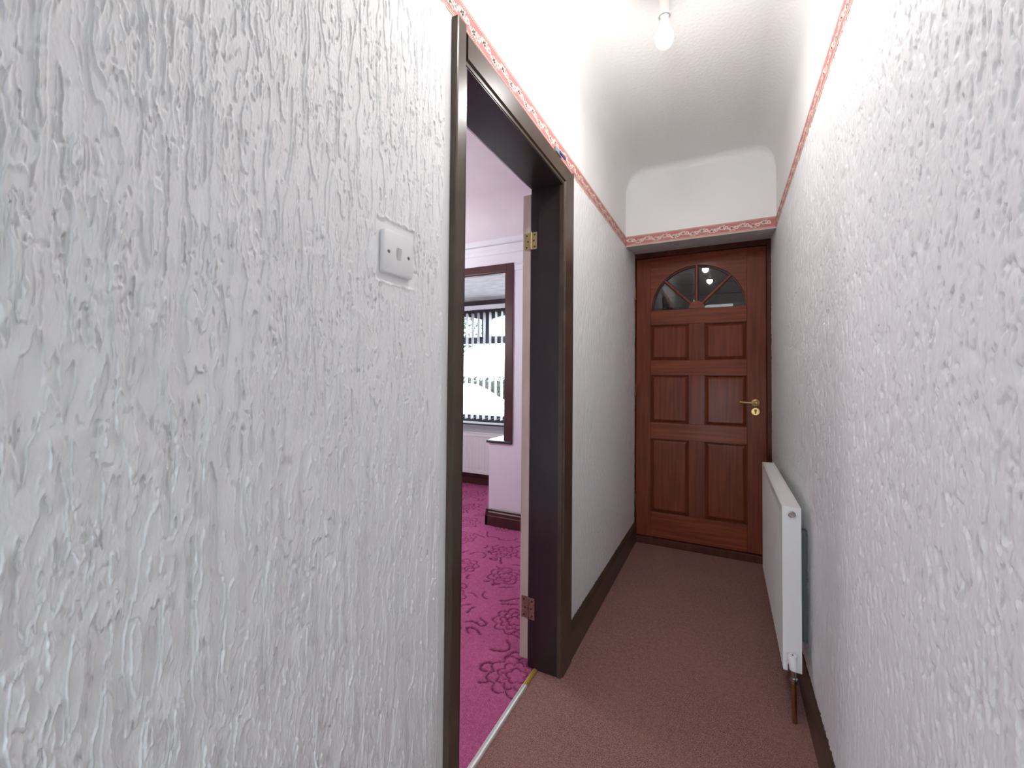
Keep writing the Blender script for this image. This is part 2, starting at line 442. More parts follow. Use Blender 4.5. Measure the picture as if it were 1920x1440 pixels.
# ceiling with coved edges, and the cove onto the end wall
R = 0.13
prof = [(XL, CEIL - R)]
for i in range(1, 13):
    t = math.pi / 2 * i / 12; prof.append((XL + R * (1 - math.cos(t)), CEIL - R + R * math.sin(t)))
for i in range(0, 13):
    t = math.pi / 2 * (1 - i / 12); prof.append((XR - R * (1 - math.cos(t)), CEIL - R + R * math.sin(t)))
ys_ = list(np.linspace(YREAR, YE - 0.05, 12))
bm = bmesh.new()
rows = []
RE = 0.05
for y in ys_:
    rows.append([bm.verts.new((px, y, pz)) for (px, pz) in prof])
cx, cz = (XL + XR) / 2, CEIL - 0.25
for k in range(1, 7):                                     # last rows: the ceiling rolls down and in to meet the end wall
    t = math.pi / 2 * k / 6
    dy = RE * math.sin(t); s = 0.045 * (1 - math.cos(t))
    row = []
    for (px, pz) in prof:
        fz = max(0.0, (pz - (CEIL - R)) / R); row.append(bm.verts.new((px + (cx - px) * s * 0.25, YE - 0.05 + dy, pz - s * fz)))
    rows.append(row)
for a, b in zip(rows[:-1], rows[1:]):
    for i in range(len(a) - 1):
        bm.faces.new((a[i], b[i], b[i + 1], a[i + 1]))
ce = obj('ceiling', bm, 'ceiling', smooth=True)
tag(ce, 'white stippled hall ceiling curving down into both walls', 'ceiling', kind='structure')
ts = boxes('roof_slab', 'smooth_white', ce, (XW, XR + 0.15, YREAR - 0.1, YD + 0.12, CEIL + 0.012, CEIL + 0.1))

# rear wall of the hall, with an added door glazed low for fill daylight
wb = boxes('wall_back', 'smooth_white', None,
           (XW, -0.565, YREAR - 0.1, YREAR, 0, CEIL), (0.225, XR + 0.15, YREAR - 0.1, YREAR, 0, CEIL),
           (-0.565, 0.225, YREAR - 0.1, YREAR, 2.05, CEIL))
tag(wb, 'white wall closing the far end of the hall', 'wall', kind='structure')
bd = thing('fill_door', 'added white rear door, out of view, lower half glazed to let in fill light', 'door', (-0.17, YREAR - 0.05, 0), kind='structure')
boxes('stile', 'white_board', bd, (-0.565, -0.475, YREAR - 0.07, YREAR - 0.03, 0, 2.05))
boxes('stile', 'white_board', bd, (0.135, 0.225, YREAR - 0.07, YREAR - 0.03, 0, 2.05))
for z0, z1 in ((1.95, 2.05), (1.15, 1.27), (0, 0.16)): boxes('rail', 'white_board', bd, (-0.475, 0.135, YREAR - 0.07, YREAR - 0.03, z0, z1))
boxes('panel', 'white_board', bd, (-0.475, 0.135, YREAR - 0.062, YREAR - 0.045, 1.27, 1.95)); boxes('pane', 'pane', bd, (-0.475, 0.135, YREAR - 0.054, YREAR - 0.048, 0.16, 1.15))
adopt(bd)

# ------------------------------------------------------------------ skirtings
def skirt_profile(d, h, t=0.017, ch=0.03):
    return [(0, 0), (t, 0), (t, h - ch), (t * 0.45, h - 0.004), (t * 0.3, h), (0, h)]
def skirting(name, label, y0, y1, x, side, h):
    bm = bmesh.new()
    prism(bm, [(x + side * px, pz) for px, pz in skirt_profile(0, h)], 1, y0, y1)
    o = obj(name, bm, 'brown_paint'); tag(o, label, 'skirting board', kind='structure'); return o
skirting('baseboard_left', 'dark brown skirting board between the doorway and the front door', A1 - 0.002, YD - 0.012, XL - 0.002, 1, 0.152)
skirting('baseboard_left', 'dark brown skirting board under the light switch wall', YREAR, A0 + 0.002, XL - 0.002, 1, 0.152)
skirting('baseboard_right', 'dark brown skirting board running under the white radiator', YREAR, YD - 0.012, XR + 0.002, -1, 0.134)

# ------------------------------------------------------------------ doorway frame
tr = thing('trim_1', 'dark brown painted doorway frame opening to the front room', 'door frame', (XL, (A0 + A1) / 2, 0), kind='structure')
def leg(y0, y1, z1, flip):
    bm = bmesh.new()
    w = y1 - y0
    pts = [(XL - 0.004, y0), (XA - 0.002, y0), (XA, y0 + 0.004), (XA, y1 - 0.012), (XA - 0.008, y1 - 0.006), (XA - 0.008, y1), (XL - 0.004, y1)] if not flip else \
          [(XL - 0.004, y0), (XA - 0.008, y0), (XA - 0.008, y0 + 0.012), (XA, y0 + 0.018), (XA, y1 - 0.006), (XA - 0.004, y1), (XL - 0.004, y1)]
    return bm, pts
bm, pts = leg(A0, J0 - 0.006, 0, False)
prism(bm, pts, 2, 0, ZA); obj('architrave_leg', bm, 'brown_paint', tr)
# mitred far leg and head
bm = bmesh.new()
yi, yo = J1 - 0.004, A1
def mitre_leg(bm, yi, yo, zin, zout):
    pr_ = [(XL - 0.004, yi, zin), (XA - 0.006, yi, zin), (XA - 0.006, yi + 0.012, zin + 0.010), (XA, yi + 0.018, zin + 0.015), (XA, yo - 0.006, zout - 0.005), (XA - 0.005, yo, zout), (XL - 0.004, yo, zout)]
    lo = [bm.verts.new((x, y, 0)) for x, y, z in pr_]; hi = [bm.verts.new((x, y, z)) for x, y, z in pr_]
    bm.faces.new(lo[::-1]); bm.faces.new(hi)
    for i in range(len(lo)):
        j = (i + 1) % len(lo); bm.faces.new((lo[i], lo[j], hi[j], hi[i]))
mitre_leg(bm, yi, yo, ZJ + 0.004, ZA); obj('architrave_leg', bm, 'brown_paint', tr)
bm = bmesh.new()
zi, zo = ZJ + 0.004, ZA
prf = [(XL - 0.004, zi, yi), (XA - 0.006, zi, yi), (XA - 0.006, zi + 0.010, yi + 0.012), (XA, zi + 0.015, yi + 0.018), (XA, zo - 0.020, yo - 0.024), (XA - 0.012, zo, yo - 0.001), (XL - 0.004, zo, yo - 0.001)]
a = [bm.verts.new((x, J0 - 0.008, z)) for x, z, y in prf]; b = [bm.verts.new((x, y - 0.0015, z)) for x, z, y in prf]
bm.faces.new(a[::-1]); bm.faces.new(b)
for i in range(len(a)):
    j = (i + 1) % len(a); bm.faces.new((a[i], a[j], b[j], b[i]))
obj('architrave_head', bm, 'brown_paint', tr)
XSTOP = -0.728
boxes('jamb_lining', 'dark_lining', tr, (XSTOP, XA - 0.008, J1, J1 + 0.03, 0, ZJ + 0.02), (XW, XSTOP, J1 + 0.012, J1 + 0.03, 0, ZJ + 0.02))
boxes('jamb_lining', 'dark_lining', tr, (XSTOP, XA - 0.008, J0 - 0.03, J0, 0, ZJ + 0.02), (XW, XSTOP, J0 - 0.03, J0 - 0.012, 0, ZJ + 0.02))
boxes('head_lining', 'dark_lining', tr, (XSTOP, XA - 0.008, J0, J1, ZJ, ZJ + 0.02), (XW, XSTOP, J0 - 0.012, J1 + 0.012, ZJ + 0.012, ZJ + 0.03))
boxes('room_architrave', 'room_pink', tr, (XW - 0.016, XW + 0.002, J0 - 0.085, J0 - 0.014, 0, ZJ + 0.09), (XW - 0.016, XW + 0.002, J0 - 0.014, J1 + 0.012, ZJ + 0.02, ZJ + 0.09), bev=0.003)
adopt(tr)

# threshold strip
ts = thing('threshold_strip', 'silver metal carpet threshold strip across the doorway floor', 'strip', (-0.727, 1.3, 0))
bm = bmesh.new(); prism(bm, [(-0.739, 0.0), (-0.737, 0.005), (-0.733, 0.007), (-0.729, 0.0062), (-0.725, 0.0062), (-0.721, 0.007), (-0.717, 0.005), (-0.715, 0.0)], 1, J0 + 0.001, 1.585); obj('bar', bm, 'strip', ts)
bm = bmesh.new(); prism(bm, [(-0.738, 0.0), (-0.736, 0.0045), (-0.731, 0.0062), (-0.723, 0.0062), (-0.718, 0.0045), (-0.716, 0.0)], 1, 1.585, J1 - 0.001); tag(obj('bar_end', bm, 'strip_gold', ts), 'gold coloured end of the strip')
adopt(ts)

# room door, swung right back against the room side of the wall
YL = J1 + 0.016
rd = thing('door_2', 'cream edged door folded back into the front room on brass hinges', 'door', (XW - 0.02, YL, 0), kind='structure')
boxes('leaf', 'cream_edge', rd, (XW - 0.043, XW - 0.003, YL, YL + 0.762, 0.022, 2.068), bev=0.003)
def hinge(z0, z1, m, lab):
    h = boxes('hinge', m, rd, (XW - 0.034, XW - 0.001, YL - 0.0022, YL + 0.0005, z0, z1), (XW + 0.001, XSTOP - 0.011, YL - 0.0062, YL - 0.0035, z0, z1)); tag(h, lab)
    bm = bmesh.new(); n = 5
    for i in range(n):
        a0 = z0 + (z1 - z0) * i / n; tube(bm, (XW, YL - 0.006, a0 + 0.0006), (XW, YL - 0.006, a0 + (z1 - z0) / n - 0.0006), 0.0052, seg=12)
    tube(bm, (XW, YL - 0.006, z1), (XW, YL - 0.006, z1 + 0.004), 0.003, seg=10)
    obj('knuckle', bm, m, h, smooth=True)
    for k in range(3):
        zc = z0 + (z1 - z0) * (0.15 + 0.35 * k)
        for xc, yf in ((XW - 0.022 + (0.006 if k == 1 else 0), YL - 0.0022), (XW + 0.018 - (0.004 if k == 1 else 0), YL - 0.0062)):
            bm = bmesh.new(); tube(bm, (xc, yf - 0.0008, zc), (xc, yf + 0.001, zc), 0.0038, seg=10); obj('screw', bm, 'dark_screw', h)
hinge(1.817, 1.893, 'hinge_brass', 'pale brass butt hinge')
hinge(0.200, 0.292, 'hinge_copper', 'worn coppery butt hinge')
adopt(rd)

# ------------------------------------------------------------------ wallpaper border
def motif(add, s, zc, k, fl):
    """one garland unit: a large rose, an open flower and leaves; add(list of (s,z), layer)"""
    def disc(cs, cz, r, n, layer, sx=1.0, rot=0.0):
        add([(cs + r * sx * math.cos(2 * math.pi * i / n) * math.cos(rot) - r * math.sin(2 * math.pi * i / n) * math.sin(rot),
              cz + r * sx * math.cos(2 * math.pi * i / n) * math.sin(rot) + r * math.sin(2 * math.pi * i / n) * math.cos(rot)) for i in range(n)], layer)
    z = zc + fl * 0.0055
    for i in range(5):                                   # rose of five petals
        t = 2 * math.pi * i / 5 + 0.3; disc(s + 0.0068 * math.cos(t), z + 0.0068 * math.sin(t), 0.0068, 8, 0)
    disc(s, z, 0.0028, 8, 1)
    for i in range(6):                                   # open flower
        t = 2 * math.pi * i / 6; disc(s + 0.026 + 0.0078 * math.cos(t), z - fl * 0.002 + 0.0078 * math.sin(t), 0.0042, 6, 0)
    for ds, dz, rot in ((-0.012, 0.008 * fl, 0.9 * fl), (-0.014, -0.004 * fl, -0.4 * fl), (0.012, 0.011 * fl, 0.5 * fl), (0.013, -0.009 * fl, -0.9 * fl), (-0.019, 0.002 * fl, 0.2 * fl), (0.034, -0.010 * fl, 0.7 * fl)):
        disc(s + ds, z + dz, 0.0030, 6, 0, 2.3, rot)

def border(name, label, axis, face, nrm, s0, s1):
    def P(s, z, d):
        return Vector((face + nrm * d, s, z)) if axis == 'x' else Vector((s, face + nrm * d, z))
    def plate(bm, a0, a1, z0, z1, d0, d1):
        if axis == 'x': box(bm, min(face + nrm * d0, face + nrm * d1), max(face + nrm * d0, face + nrm * d1), a0, a1, z0, z1)
        else: box(bm, a0, a1, min(face + nrm * d0, face + nrm * d1), max(face + nrm * d0, face + nrm * d1), z0, z1)
    bm = bmesh.new(); plate(bm, s0, s1, ZB0, ZB1, -0.001, 0.0012); root = obj(name, bm, 'rose')
    tag(root, label, 'wallpaper border', kind='structure')
    bm = bmesh.new()
    for z0, z1 in ((ZB0, ZB0 + 0.004), (ZB1 - 0.0022, ZB1)): plate(bm, s0, s1, z0, z1, 0.0012, 0.0015)
    obj('edge_line', bm, 'gold_line', root)
    bm = bmesh.new()
    s = s0 + 0.004
    while s < s1 - 0.006:
        for zc in (ZB0 + 0.0085, ZB1 - 0.0065): plate(bm, s, s + 0.0035, zc - 0.0014, zc + 0.0014, 0.0012, 0.0015)
        s += 0.007
    tag(obj('rope_line', bm, 'cream_print', root), kind='stuff')
    bms = [bmesh.new(), bmesh.new()]
    def add(pts, layer):
        vs2 = [bms[layer].verts.new(P(a, b, 0.0015 if layer == 0 else 0.0018)) for a, b in pts]
        try: bms[layer].faces.new(vs2)
        except ValueError: pass
    s = s0 + 0.028; k = 0
    while s < s1 - 0.035:
        motif(add, s, (ZB0 + ZB1) / 2, k, 1 if k % 2 == 0 else -1); s += 0.058; k += 1
    tag(obj('rose_garland', bms[0], 'cream_print', root), 'printed garland of cream roses', kind='stuff')
    tag(obj('rose_centre', bms[1], 'rose_mid', root), kind='stuff')
border('trim_2', 'dusty rose floral wallpaper border running above the doorway frame', 'x', XL, 1, 0.2, YE - 0.001)
border('trim_3', 'dusty rose floral wallpaper border along the radiator side wall', 'x', XR, -1, 0.2, YE - 0.001)
border('trim_4', 'dusty rose floral wallpaper border above the mahogany front door', 'y', YE, -1, XL + 0.001, XR - 0.001)

# ------------------------------------------------------------------ front door
fd = thing('door_1', 'mahogany front door with six raised panels and a glazed fanlight', 'door', (-0.18, YD, 0), kind='structure')
FL0, FL1 = -0.616, 0.253              # leaf
Y0, Y1 = YD + 0.006, YD + 0.050
boxes('frame_post', 'mahog_dark', fd, (-0.650, FL0 - 0.003, YD - 0.008, YD + 0.09, 0, 2.222), bev=0.003)
boxes('frame_post', 'mahog_dark', fd, (FL1 + 0.003, XR + 0.004, YD - 0.008, YD + 0.09, 0, 2.222), bev=0.003)
boxes('frame_head', 'mahog_dark', fd, (FL0 - 0.003, FL1 + 0.003, YD - 0.008, YD + 0.09, 2.178, 2.222), bev=0.003)
boxes('threshold', 'mahog_dark', fd, (FL0 - 0.003, FL1 + 0.003, YD - 0.014, YD + 0.09, 0.0, 0.052), bev=0.004)
SL, SR_ = -0.509, 0.137
boxes('stile', 'mahog_v', fd, (FL0, SL, Y0, Y1, 0.056, 2.174), bev=0.002)
boxes('stile', 'mahog_v', fd, (SR_, FL1, Y0, Y1, 0.056, 2.174), bev=0.002)
rails = [(0.056, 0.242), (0.796, 0.916), (1.278, 1.388), (1.658, 1.768)]
for z0, z1 in rails: boxes('rail', 'mahog_h', fd, (SL + 0.0005, SR_ - 0.0005, Y0, Y1, z0, z1), bev=0.002)
ML, MR = -0.238, -0.132
for z0, z1 in ((0.242, 0.796), (0.916, 1.278), (1.388, 1.658)): boxes('muntin', 'mahog_v', fd, (ML, MR, Y0, Y1, z0 + 0.0005, z1 - 0.0005), bev=0.002)
# arched top rail
FC, FZ, FR = -0.185, 1.770, 0.318
bm = bmesh.new()
arc = [(FC + FR * math.cos(math.pi * i / 32), FZ + FR * math.sin(math.pi * i / 32)) for i in range(33)]
pts_out = []
for i in range(33):
    t = math.pi * i / 32; c, s = math.cos(t), math.sin(t)
    ex = (SR_ - 0.0005 - FC) if c > 0 else (FC - SL - 0.0005)
    k = min(ex / abs(c) if abs(c) > 1e-6 else 1e9, (2.174 - FZ) / s if s > 1e-6 else 1e9)
    pts_out.append((FC + k * c, FZ + k * s))
def ring_quad(bm, inner, outer, y0, y1):
    n = len(inner)
    V = [[bm.verts.new((p[0], y, p[1])) for p in L] for L in (inner, outer) for y in (y0, y1)]
    i0, i1, o0, o1 = V
    for i in range(n - 1):
        bm.faces.new((i0[i], i0[i + 1], o0[i + 1], o0[i])); bm.faces.new((i1[i], o1[i], o1[i + 1], i1[i + 1]))
        bm.faces.new((i0[i], i1[i], i1[i + 1], i0[i + 1])); bm.faces.new((o0[i], o0[i + 1], o1[i + 1], o1[i]))
    for e in (0, n - 1): bm.faces.new((i0[e], o0[e], o1[e], i1[e]))
extra = []
ko = []
corner_r, corner_l = (SR_ - 0.0005, 2.174), (SL + 0.0005, 2.174)
inner2, outer2 = [], []
for i in range(33):
    inner2.append(arc[i]); outer2.append(pts_out[i])
    if i < 32:
        a_, b_ = pts_out[i], pts_out[i + 1]
        for c_ in (corner_r, corner_l):
            if (abs(a_[0] - c_[0]) < 1e-4 and abs(b_[1] - c_[1]) < 1e-4 and abs(a_[1] - c_[1]) > 1e-4) or (abs(a_[1] - c_[1]) < 1e-4 and abs(b_[0] - c_[0]) < 1e-4 and abs(b_[1] - c_[1]) > 1e-4):
                t = math.pi * (i + 0.5) / 32
                inner2.append((FC + FR * math.cos(t), FZ + FR * math.sin(t))); outer2.append(c_)
ring_quad(bm, inner2, outer2, Y0, Y1)
obj('arched_top_rail', bm, 'mahog_h', fd)
# arch bead
bm = bmesh.new()
ring_quad(bm, [(FC + (FR - 0.011) * math.cos(math.pi * i / 32), FZ + (FR - 0.011) * math.sin(math.pi * i / 32)) for i in range(33)],
          [(FC + (FR + 0.001) * math.cos(math.pi * i / 32), FZ + (FR + 0.001) * math.sin(math.pi * i / 32)) for i in range(33)], Y0 + 0.014, Y0 + 0.028)
obj('arch_bead', bm, 'mahog_dark', fd)
# glazing bars
for k in (1, 2, 3):
    t = math.pi * k / 4; c, s = math.cos(t), math.sin(t); w = 0.0115
    bm = bmesh.new(); n_ = (-s, c)
    ra, rb = 0.046, FR + 0.004
    q = [(FC + ra * c + n_[0] * w, FZ + ra * s + n_[1] * w), (FC + rb * c + n_[0] * w, FZ + rb * s + n_[1] * w), (FC + rb * c - n_[0] * w, FZ + rb * s - n_[1] * w), (FC + ra * c - n_[0] * w, FZ + ra * s - n_[1] * w)]
    w2 = 0.006
    q2 = [(FC + ra * c + n_[0] * w2, FZ + ra * s + n_[1] * w2), (FC + rb * c + n_[0] * w2, FZ + rb * s + n_[1] * w2), (FC + rb * c - n_[0] * w2, FZ + rb * s - n_[1] * w2), (FC + ra * c - n_[0] * w2, FZ + ra * s - n_[1] * w2)]
    lo = [bm.verts.new((a, Y0 + 0.024, b)) for a, b in q]; mid = [bm.verts.new((a, Y0 + 0.012, b)) for a, b in q]; hi = [bm.verts.new((a, Y0 + 0.003, b)) for a, b in q2]
    bm.faces.new(hi); bm.faces.new(lo)
    for A_, B_ in ((lo, mid), (mid, hi)):
        for i in range(4): bm.faces.new((A_[i], A_[(i + 1) % 4], B_[(i + 1) % 4], B_[i]))
    obj('glazing_bar', bm, 'mahog_v', fd)
bm = bmesh.new(); prism(bm, [(FC + 0.054 * math.cos(math.pi * i / 20), FZ - 0.002 + 0.054 * math.sin(math.pi * i / 20)) for i in range(21)], 1, Y0 - 0.003, Y0 + 0.024); obj('fan_hub', bm, 'mahog_h', fd)
# panes with bevelled rims
for k in range(4):
    a0 = math.pi * k / 4; a1 = a0 + math.pi / 4; am = (a0 + a1) / 2
    ri, ro = 0.048, FR - 0.002
    outl = [(FC + ro * math.cos(a0 + (a1 - a0) * i / 12), FZ + ro * math.sin(a0 + (a1 - a0) * i / 12)) for i in range(13)] + [(FC + ri * math.cos(a1 - (a1 - a0) * i / 4), FZ + ri * math.sin(a1 - (a1 - a0) * i / 4)) for i in range(5)]
    g = 0.020; off = g / math.sin((a1 - a0) / 2)
    c2 = (FC + off * math.cos(am), FZ + off * math.sin(am))
    def ray_r(t, R_):                                    # inset outline: sector with apex moved inwards
        return (FC + R_ * math.cos(t), FZ + R_ * math.sin(t))
    ro2, ri2 = ro - g, ri + g
    def ang(R_): return math.asin(min(0.95, g / R_))
    inl = [ray_r(a0 + ang(ro2) + (a1 - a0 - 2 * ang(ro2)) * i / 12, ro2) for i in range(13)] + [ray_r(a1 - ang(ri2) - (a1 - a0 - 2 * ang(ri2)) * i / 4, ri2) for i in range(5)]
    bm = bmesh.new()
    vo = [bm.verts.new((a, Y0 + 0.0225, b)) for a, b in outl]; vi = [bm.verts.new((a, Y0 + 0.0190, b)) for a, b in inl]
    vb = [bm.verts.new((a, Y0 + 0.0260, b)) for a, b in outl]
    n = len(vo)
    for i in range(n):
        j = (i + 1) % n; bm.faces.new((vo[i], vo[j], vi[j], vi[i])); bm.faces.new((vo[i], vb[i], vb[j], vo[j]))
    bm.faces.new(vi); bm.faces.new(vb)
    obj('pane', bm, 'hall_glass', fd)
# raised and fielded panels
def panel(x0, x1, z0, z1):
    bm = bmesh.new()
    ye, yf, g = Y0 + 0.017, Y0 + 0.006, 0.026
    loops = [[(x0 - .004, z0 - .004), (x1 + .004, z0 - .004), (x1 + .004, z1 + .004), (x0 - .004, z1 + .004)],
             [(x0 + .006, z0 + .006), (x1 - .006, z0 + .006), (x1 - .006, z1 - .006), (x0 + .006, z1 - .006)],
             [(x0 + g, z0 + g), (x1 - g, z0 + g), (x1 - g, z1 - g), (x0 + g, z1 - g)]]
    ys3 = [ye, ye, yf]
    V = [[bm.verts.new((a, y, b)) for a, b in L] for L, y in zip(loops, ys3)]
    B_ = [bm.verts.new((a, Y1 - 0.015, b)) for a, b in loops[0]]
    for A_, C_ in ((B_, V[0]), (V[0], V[1]), (V[1], V[2])):
        for i in range(4): bm.faces.new((A_[i], A_[(i + 1) % 4], C_[(i + 1) % 4], C_[i]))
    bm.faces.new(V[2]); bm.faces.new(B_)
    obj('panel', bm, 'mahog_v', fd)
    # ovolo bead round the opening
    bm = bmesh.new()
    for (a0, a1, b0, b1) in ((x0, x1, z1 - 0.005, z1), (x0, x1, z0, z0 + 0.005), (x0, x0 + 0.005, z0, z1), (x1 - 0.005, x1, z0, z1)):
        box(bm, a0, a1, Y0 + 0.003, Y0 + 0.017, b0, b1)
    obj('panel_bead', bm, 'mahog_dark', fd)
for z0, z1 in ((0.242, 0.796), (0.916, 1.278), (1.388, 1.658)):
    panel(SL, ML, z0, z1); panel(MR, SR_, z0, z1)
# ironmongery
bm = bmesh.new(); lathe(bm, (0.187, Y0, 1.090), (0, -1, 0), [(0, 0.0265), (0.004, 0.0265), (0.008, 0.024), (0.009, 0.017), (0.010, 0.014), (0.028, 0.010), (0.044, 0.0095), (0.047, 0.008), (0.047, 0)], 28)
lv = obj('lever_handle', bm, 'brass', fd, smooth=True); tag(lv, 'satin brass lever handle on a round rose')
bm = bmesh.new()
pp = [(0.190, Y0 - 0.040, 1.090, 0.0088), (0.170, Y0 - 0.044, 1.089, 0.0078), (0.145, Y0 - 0.045, 1.089, 0.0068), (0.120, Y0 - 0.045, 1.0905, 0.0078), (0.098, Y0 - 0.045, 1.093, 0.0092), (0.092, Y0 - 0.045, 1.0935, 0.0085), (0.088, Y0 - 0.045, 1.094, 0.005)]
for a, b in zip(pp[:-1], pp[1:]): tube(bm, a[:3], b[:3], a[3], b[3], 14, caps=True)
obj('lever', bm, 'brass', lv, smooth=True)
bm = bmesh.new(); lathe(bm, (0.187, Y0, 1.029), (0, -1, 0), [(0, 0.0265), (0.005, 0.0265), (0.008, 0.024), (0.008, 0.019), (0.0055, 0.018), (0.0055, 0)], 28)
es = obj('lock_escutcheon', bm, 'brass', fd, smooth=True); tag(es, 'round brass lock escutcheon below the handle')
bm = bmesh.new()
tube(bm, (0.187, Y0 - 0.002, 1.036), (0.187, Y0 - 0.0075, 1.036), 0.0088, seg=16); box(bm, 0.1825, 0.1915, Y0 - 0.0072, Y0 - 0.002, 1.014, 1.034)
obj('key_cylinder', bm, 'brass_dark', es)
bm = bmesh.new(); box(bm, 0.186, 0.188, Y0 - 0.0080, Y0 - 0.0070, 1.031, 1.040); obj('keyhole', bm, 'dark_screw', es)
for z0 in (0.27, 1.115, 1.86):
    bm = bmesh.new(); tube(bm, (FL0 - 0.003, YD - 0.010, z0), (FL0 - 0.003, YD - 0.010, z0 + 0.095), 0.0055, seg=10); tag(obj('hinge', bm, 'brass_dark', fd), 'dark butt hinge knuckle on the left edge')
for z0 in (1.752, 1.632):
    bm = bmesh.new(); tube(bm, (FC + 0.001, Y0 - 0.0035, z0), (FC + 0.001, Y0 + 0.001, z0), 0.0045, seg=10); obj('screw_hole', bm, 'dark_screw', fd)
adopt(fd)

# dark porch seen through the fanlight
wp = boxes('wall_porch', 'porch', None, (-0.95, -0.88, YD + 0.12, 4.7, 0, 2.6), (0.5, 0.57, YD + 0.12, 4.7, 0, 2.6), (-0.95, 0.57, 4.7, 4.78, 0, 2.6), (-0.95, 0.57, YD + 0.12, 4.7, 2.56, 2.64), (-0.95, 0.57, YD + 0.12, 4.7, -0.06, 0))
tag(wp, 'dark timber porch beyond the fanlight glass', 'wall', kind='structure')
for i in range(11):
    z = 1.30 + i * 0.115
    bm = bmesh.new(); box(bm, -0.88, 0.5, 4.682, 4.70, z, z + 0.111, bev=0.003); obj('plank', bm, 'porch', wp)

# ------------------------------------------------------------------ light switch
sw = thing('light_switch', 'square white single rocker light switch on the textured wall', 'switch', (XL, 0.686, 1.507))
bm = bmesh.new()
def rrect(ins, r_):
    y0, y1, z0, z1 = SW[0] + ins, SW[1] - ins, SW[2] + ins, SW[3] - ins; out = []
    for cy_, cz0, t0 in ((y1 - r_, z1 - r_, 0), (y0 + r_, z1 - r_, 90), (y0 + r_, z0 + r_, 180), (y1 - r_, z0 + r_, 270)):
        for i in range(6):
            t = math.radians(t0 + 18 * i); out.append((cy_ + r_ * math.cos(t), cz0 + r_ * math.sin(t)))
    return out
L0 = [[bm.verts.new((XL + x_, a_, b_)) for a_, b_ in rrect(i_, r_)] for x_, i_, r_ in ((-0.001, 0, 0.007), (0.0065, 0, 0.007), (0.0080, 0.0006, 0.0068), (0.0088, 0.0020, 0.006))]
for A_, B_ in zip(L0[:-1], L0[1:]):
    for i in range(len(A_)):
        j = (i + 1) % len(A_); bm.faces.new((A_[i], A_[j], B_[j], B_[i]))
bm.faces.new(L0[0]); bm.faces.new(L0[-1])
obj('face_plate', bm, 'switch', sw, smooth=True)
yc, zc = 0.686, 1.507
bm = bmesh.new(); prism(bm, [(XL + 0.006, zc - 0.0125), (XL + 0.0090, zc - 0.0125), (XL + 0.0125, zc + 0.0125), (XL + 0.006, zc + 0.0125)], 1, 0, 1)
for v in bm.verts:
    x, y, z = v.co; v.co = Vector((x, yc - 0.0055 + 0.011 * y, z))
obj('rocker', bm, 'rocker', sw)
for y in (yc - 0.0302, yc + 0.0302):
    bm = bmesh.new(); lathe(bm, (XL + 0.0075, y, zc), (1, 0, 0), [(0, 0.0042), (0.0014, 0.0040), (0.0018, 0.003), (0.0018, 0)], 16); s_ = obj('screw', bm, 'steel_screw', sw, smooth=True)
    bm = bmesh.new(); box(bm, XL + 0.0088, XL + 0.0096, y - 0.0033, y + 0.0033, zc - 0.0006, zc + 0.0006); obj('screw_slot', bm, 'dark_screw', s_)
adopt(sw)

# ------------------------------------------------------------------ hall radiator
RX0, RX1, RY0, RY1, RZ0, RZ1 = 0.190, 0.250, 1.888, 2.836, 0.172, 0.776
ra = thing('radiator', 'white panel radiator on the hall wall beside the front door', 'radiator', (0.22, (RY0 + RY1) / 2, RZ0))
# fluted front panel
bm = bmesh.new()
pts = []
n = 28; y = RY0 + 0.022; dyp = (RY1 - RY0 - 0.044) / n
pts.append((RX0, RY0 + 0.002))
for i in range(n):
    a = y + i * dyp
    pts += [(RX0, a + 0.004), (RX0 + 0.0035, a + 0.009), (RX0 + 0.0035, a + dyp - 0.009), (RX0, a + dyp - 0.004)] if False else [(RX0, a + 0.002), (RX0 + 0.0022, a + 0.006), (RX0 + 0.0022, a + 0.012), (RX0, a + 0.016)]
pts.append((RX0, RY1 - 0.002))
pts += [(RX0 + 0.010, RY1 - 0.002), (RX0 + 0.010, RY0 + 0.002)]
prism(bm, pts, 2, RZ0 + 0.004, RZ1 - 0.030)
obj('front_panel', bm, 'rad_white', ra)
boxes('back_panel', 'rad_white', ra, (RX1 - 0.010, RX1 - 0.002, RY0 + 0.004, RY1 - 0.004, RZ0 + 0.004, RZ1 - 0.02), bev=0.003)
# end covers
for (a, b), notch in (((RY0, RY0 + 0.004), True), ((RY1 - 0.004, RY1), False)):
    bm = bmesh.new()
    if notch:
        poly = [(RX0 + 0.001, RZ0), (0.205, RZ0), (0.205, RZ0 + 0.022), (0.209, RZ0 + 0.03), (0.228, RZ0 + 0.03), (0.232, RZ0 + 0.022), (0.232, RZ0), (RX1, RZ0), (RX1, RZ1 - 0.004), (RX1 - 0.003, RZ1), (RX0 + 0.004, RZ1), (RX0 + 0.001, RZ1 - 0.004)]
    else:
        poly = [(RX0 + 0.001, RZ0), (RX1, RZ0), (RX1, RZ1), (RX0 + 0.001, RZ1)]
    prism(bm, poly, 1, a, b)
    obj('end_cover', bm, 'rad_white', ra)
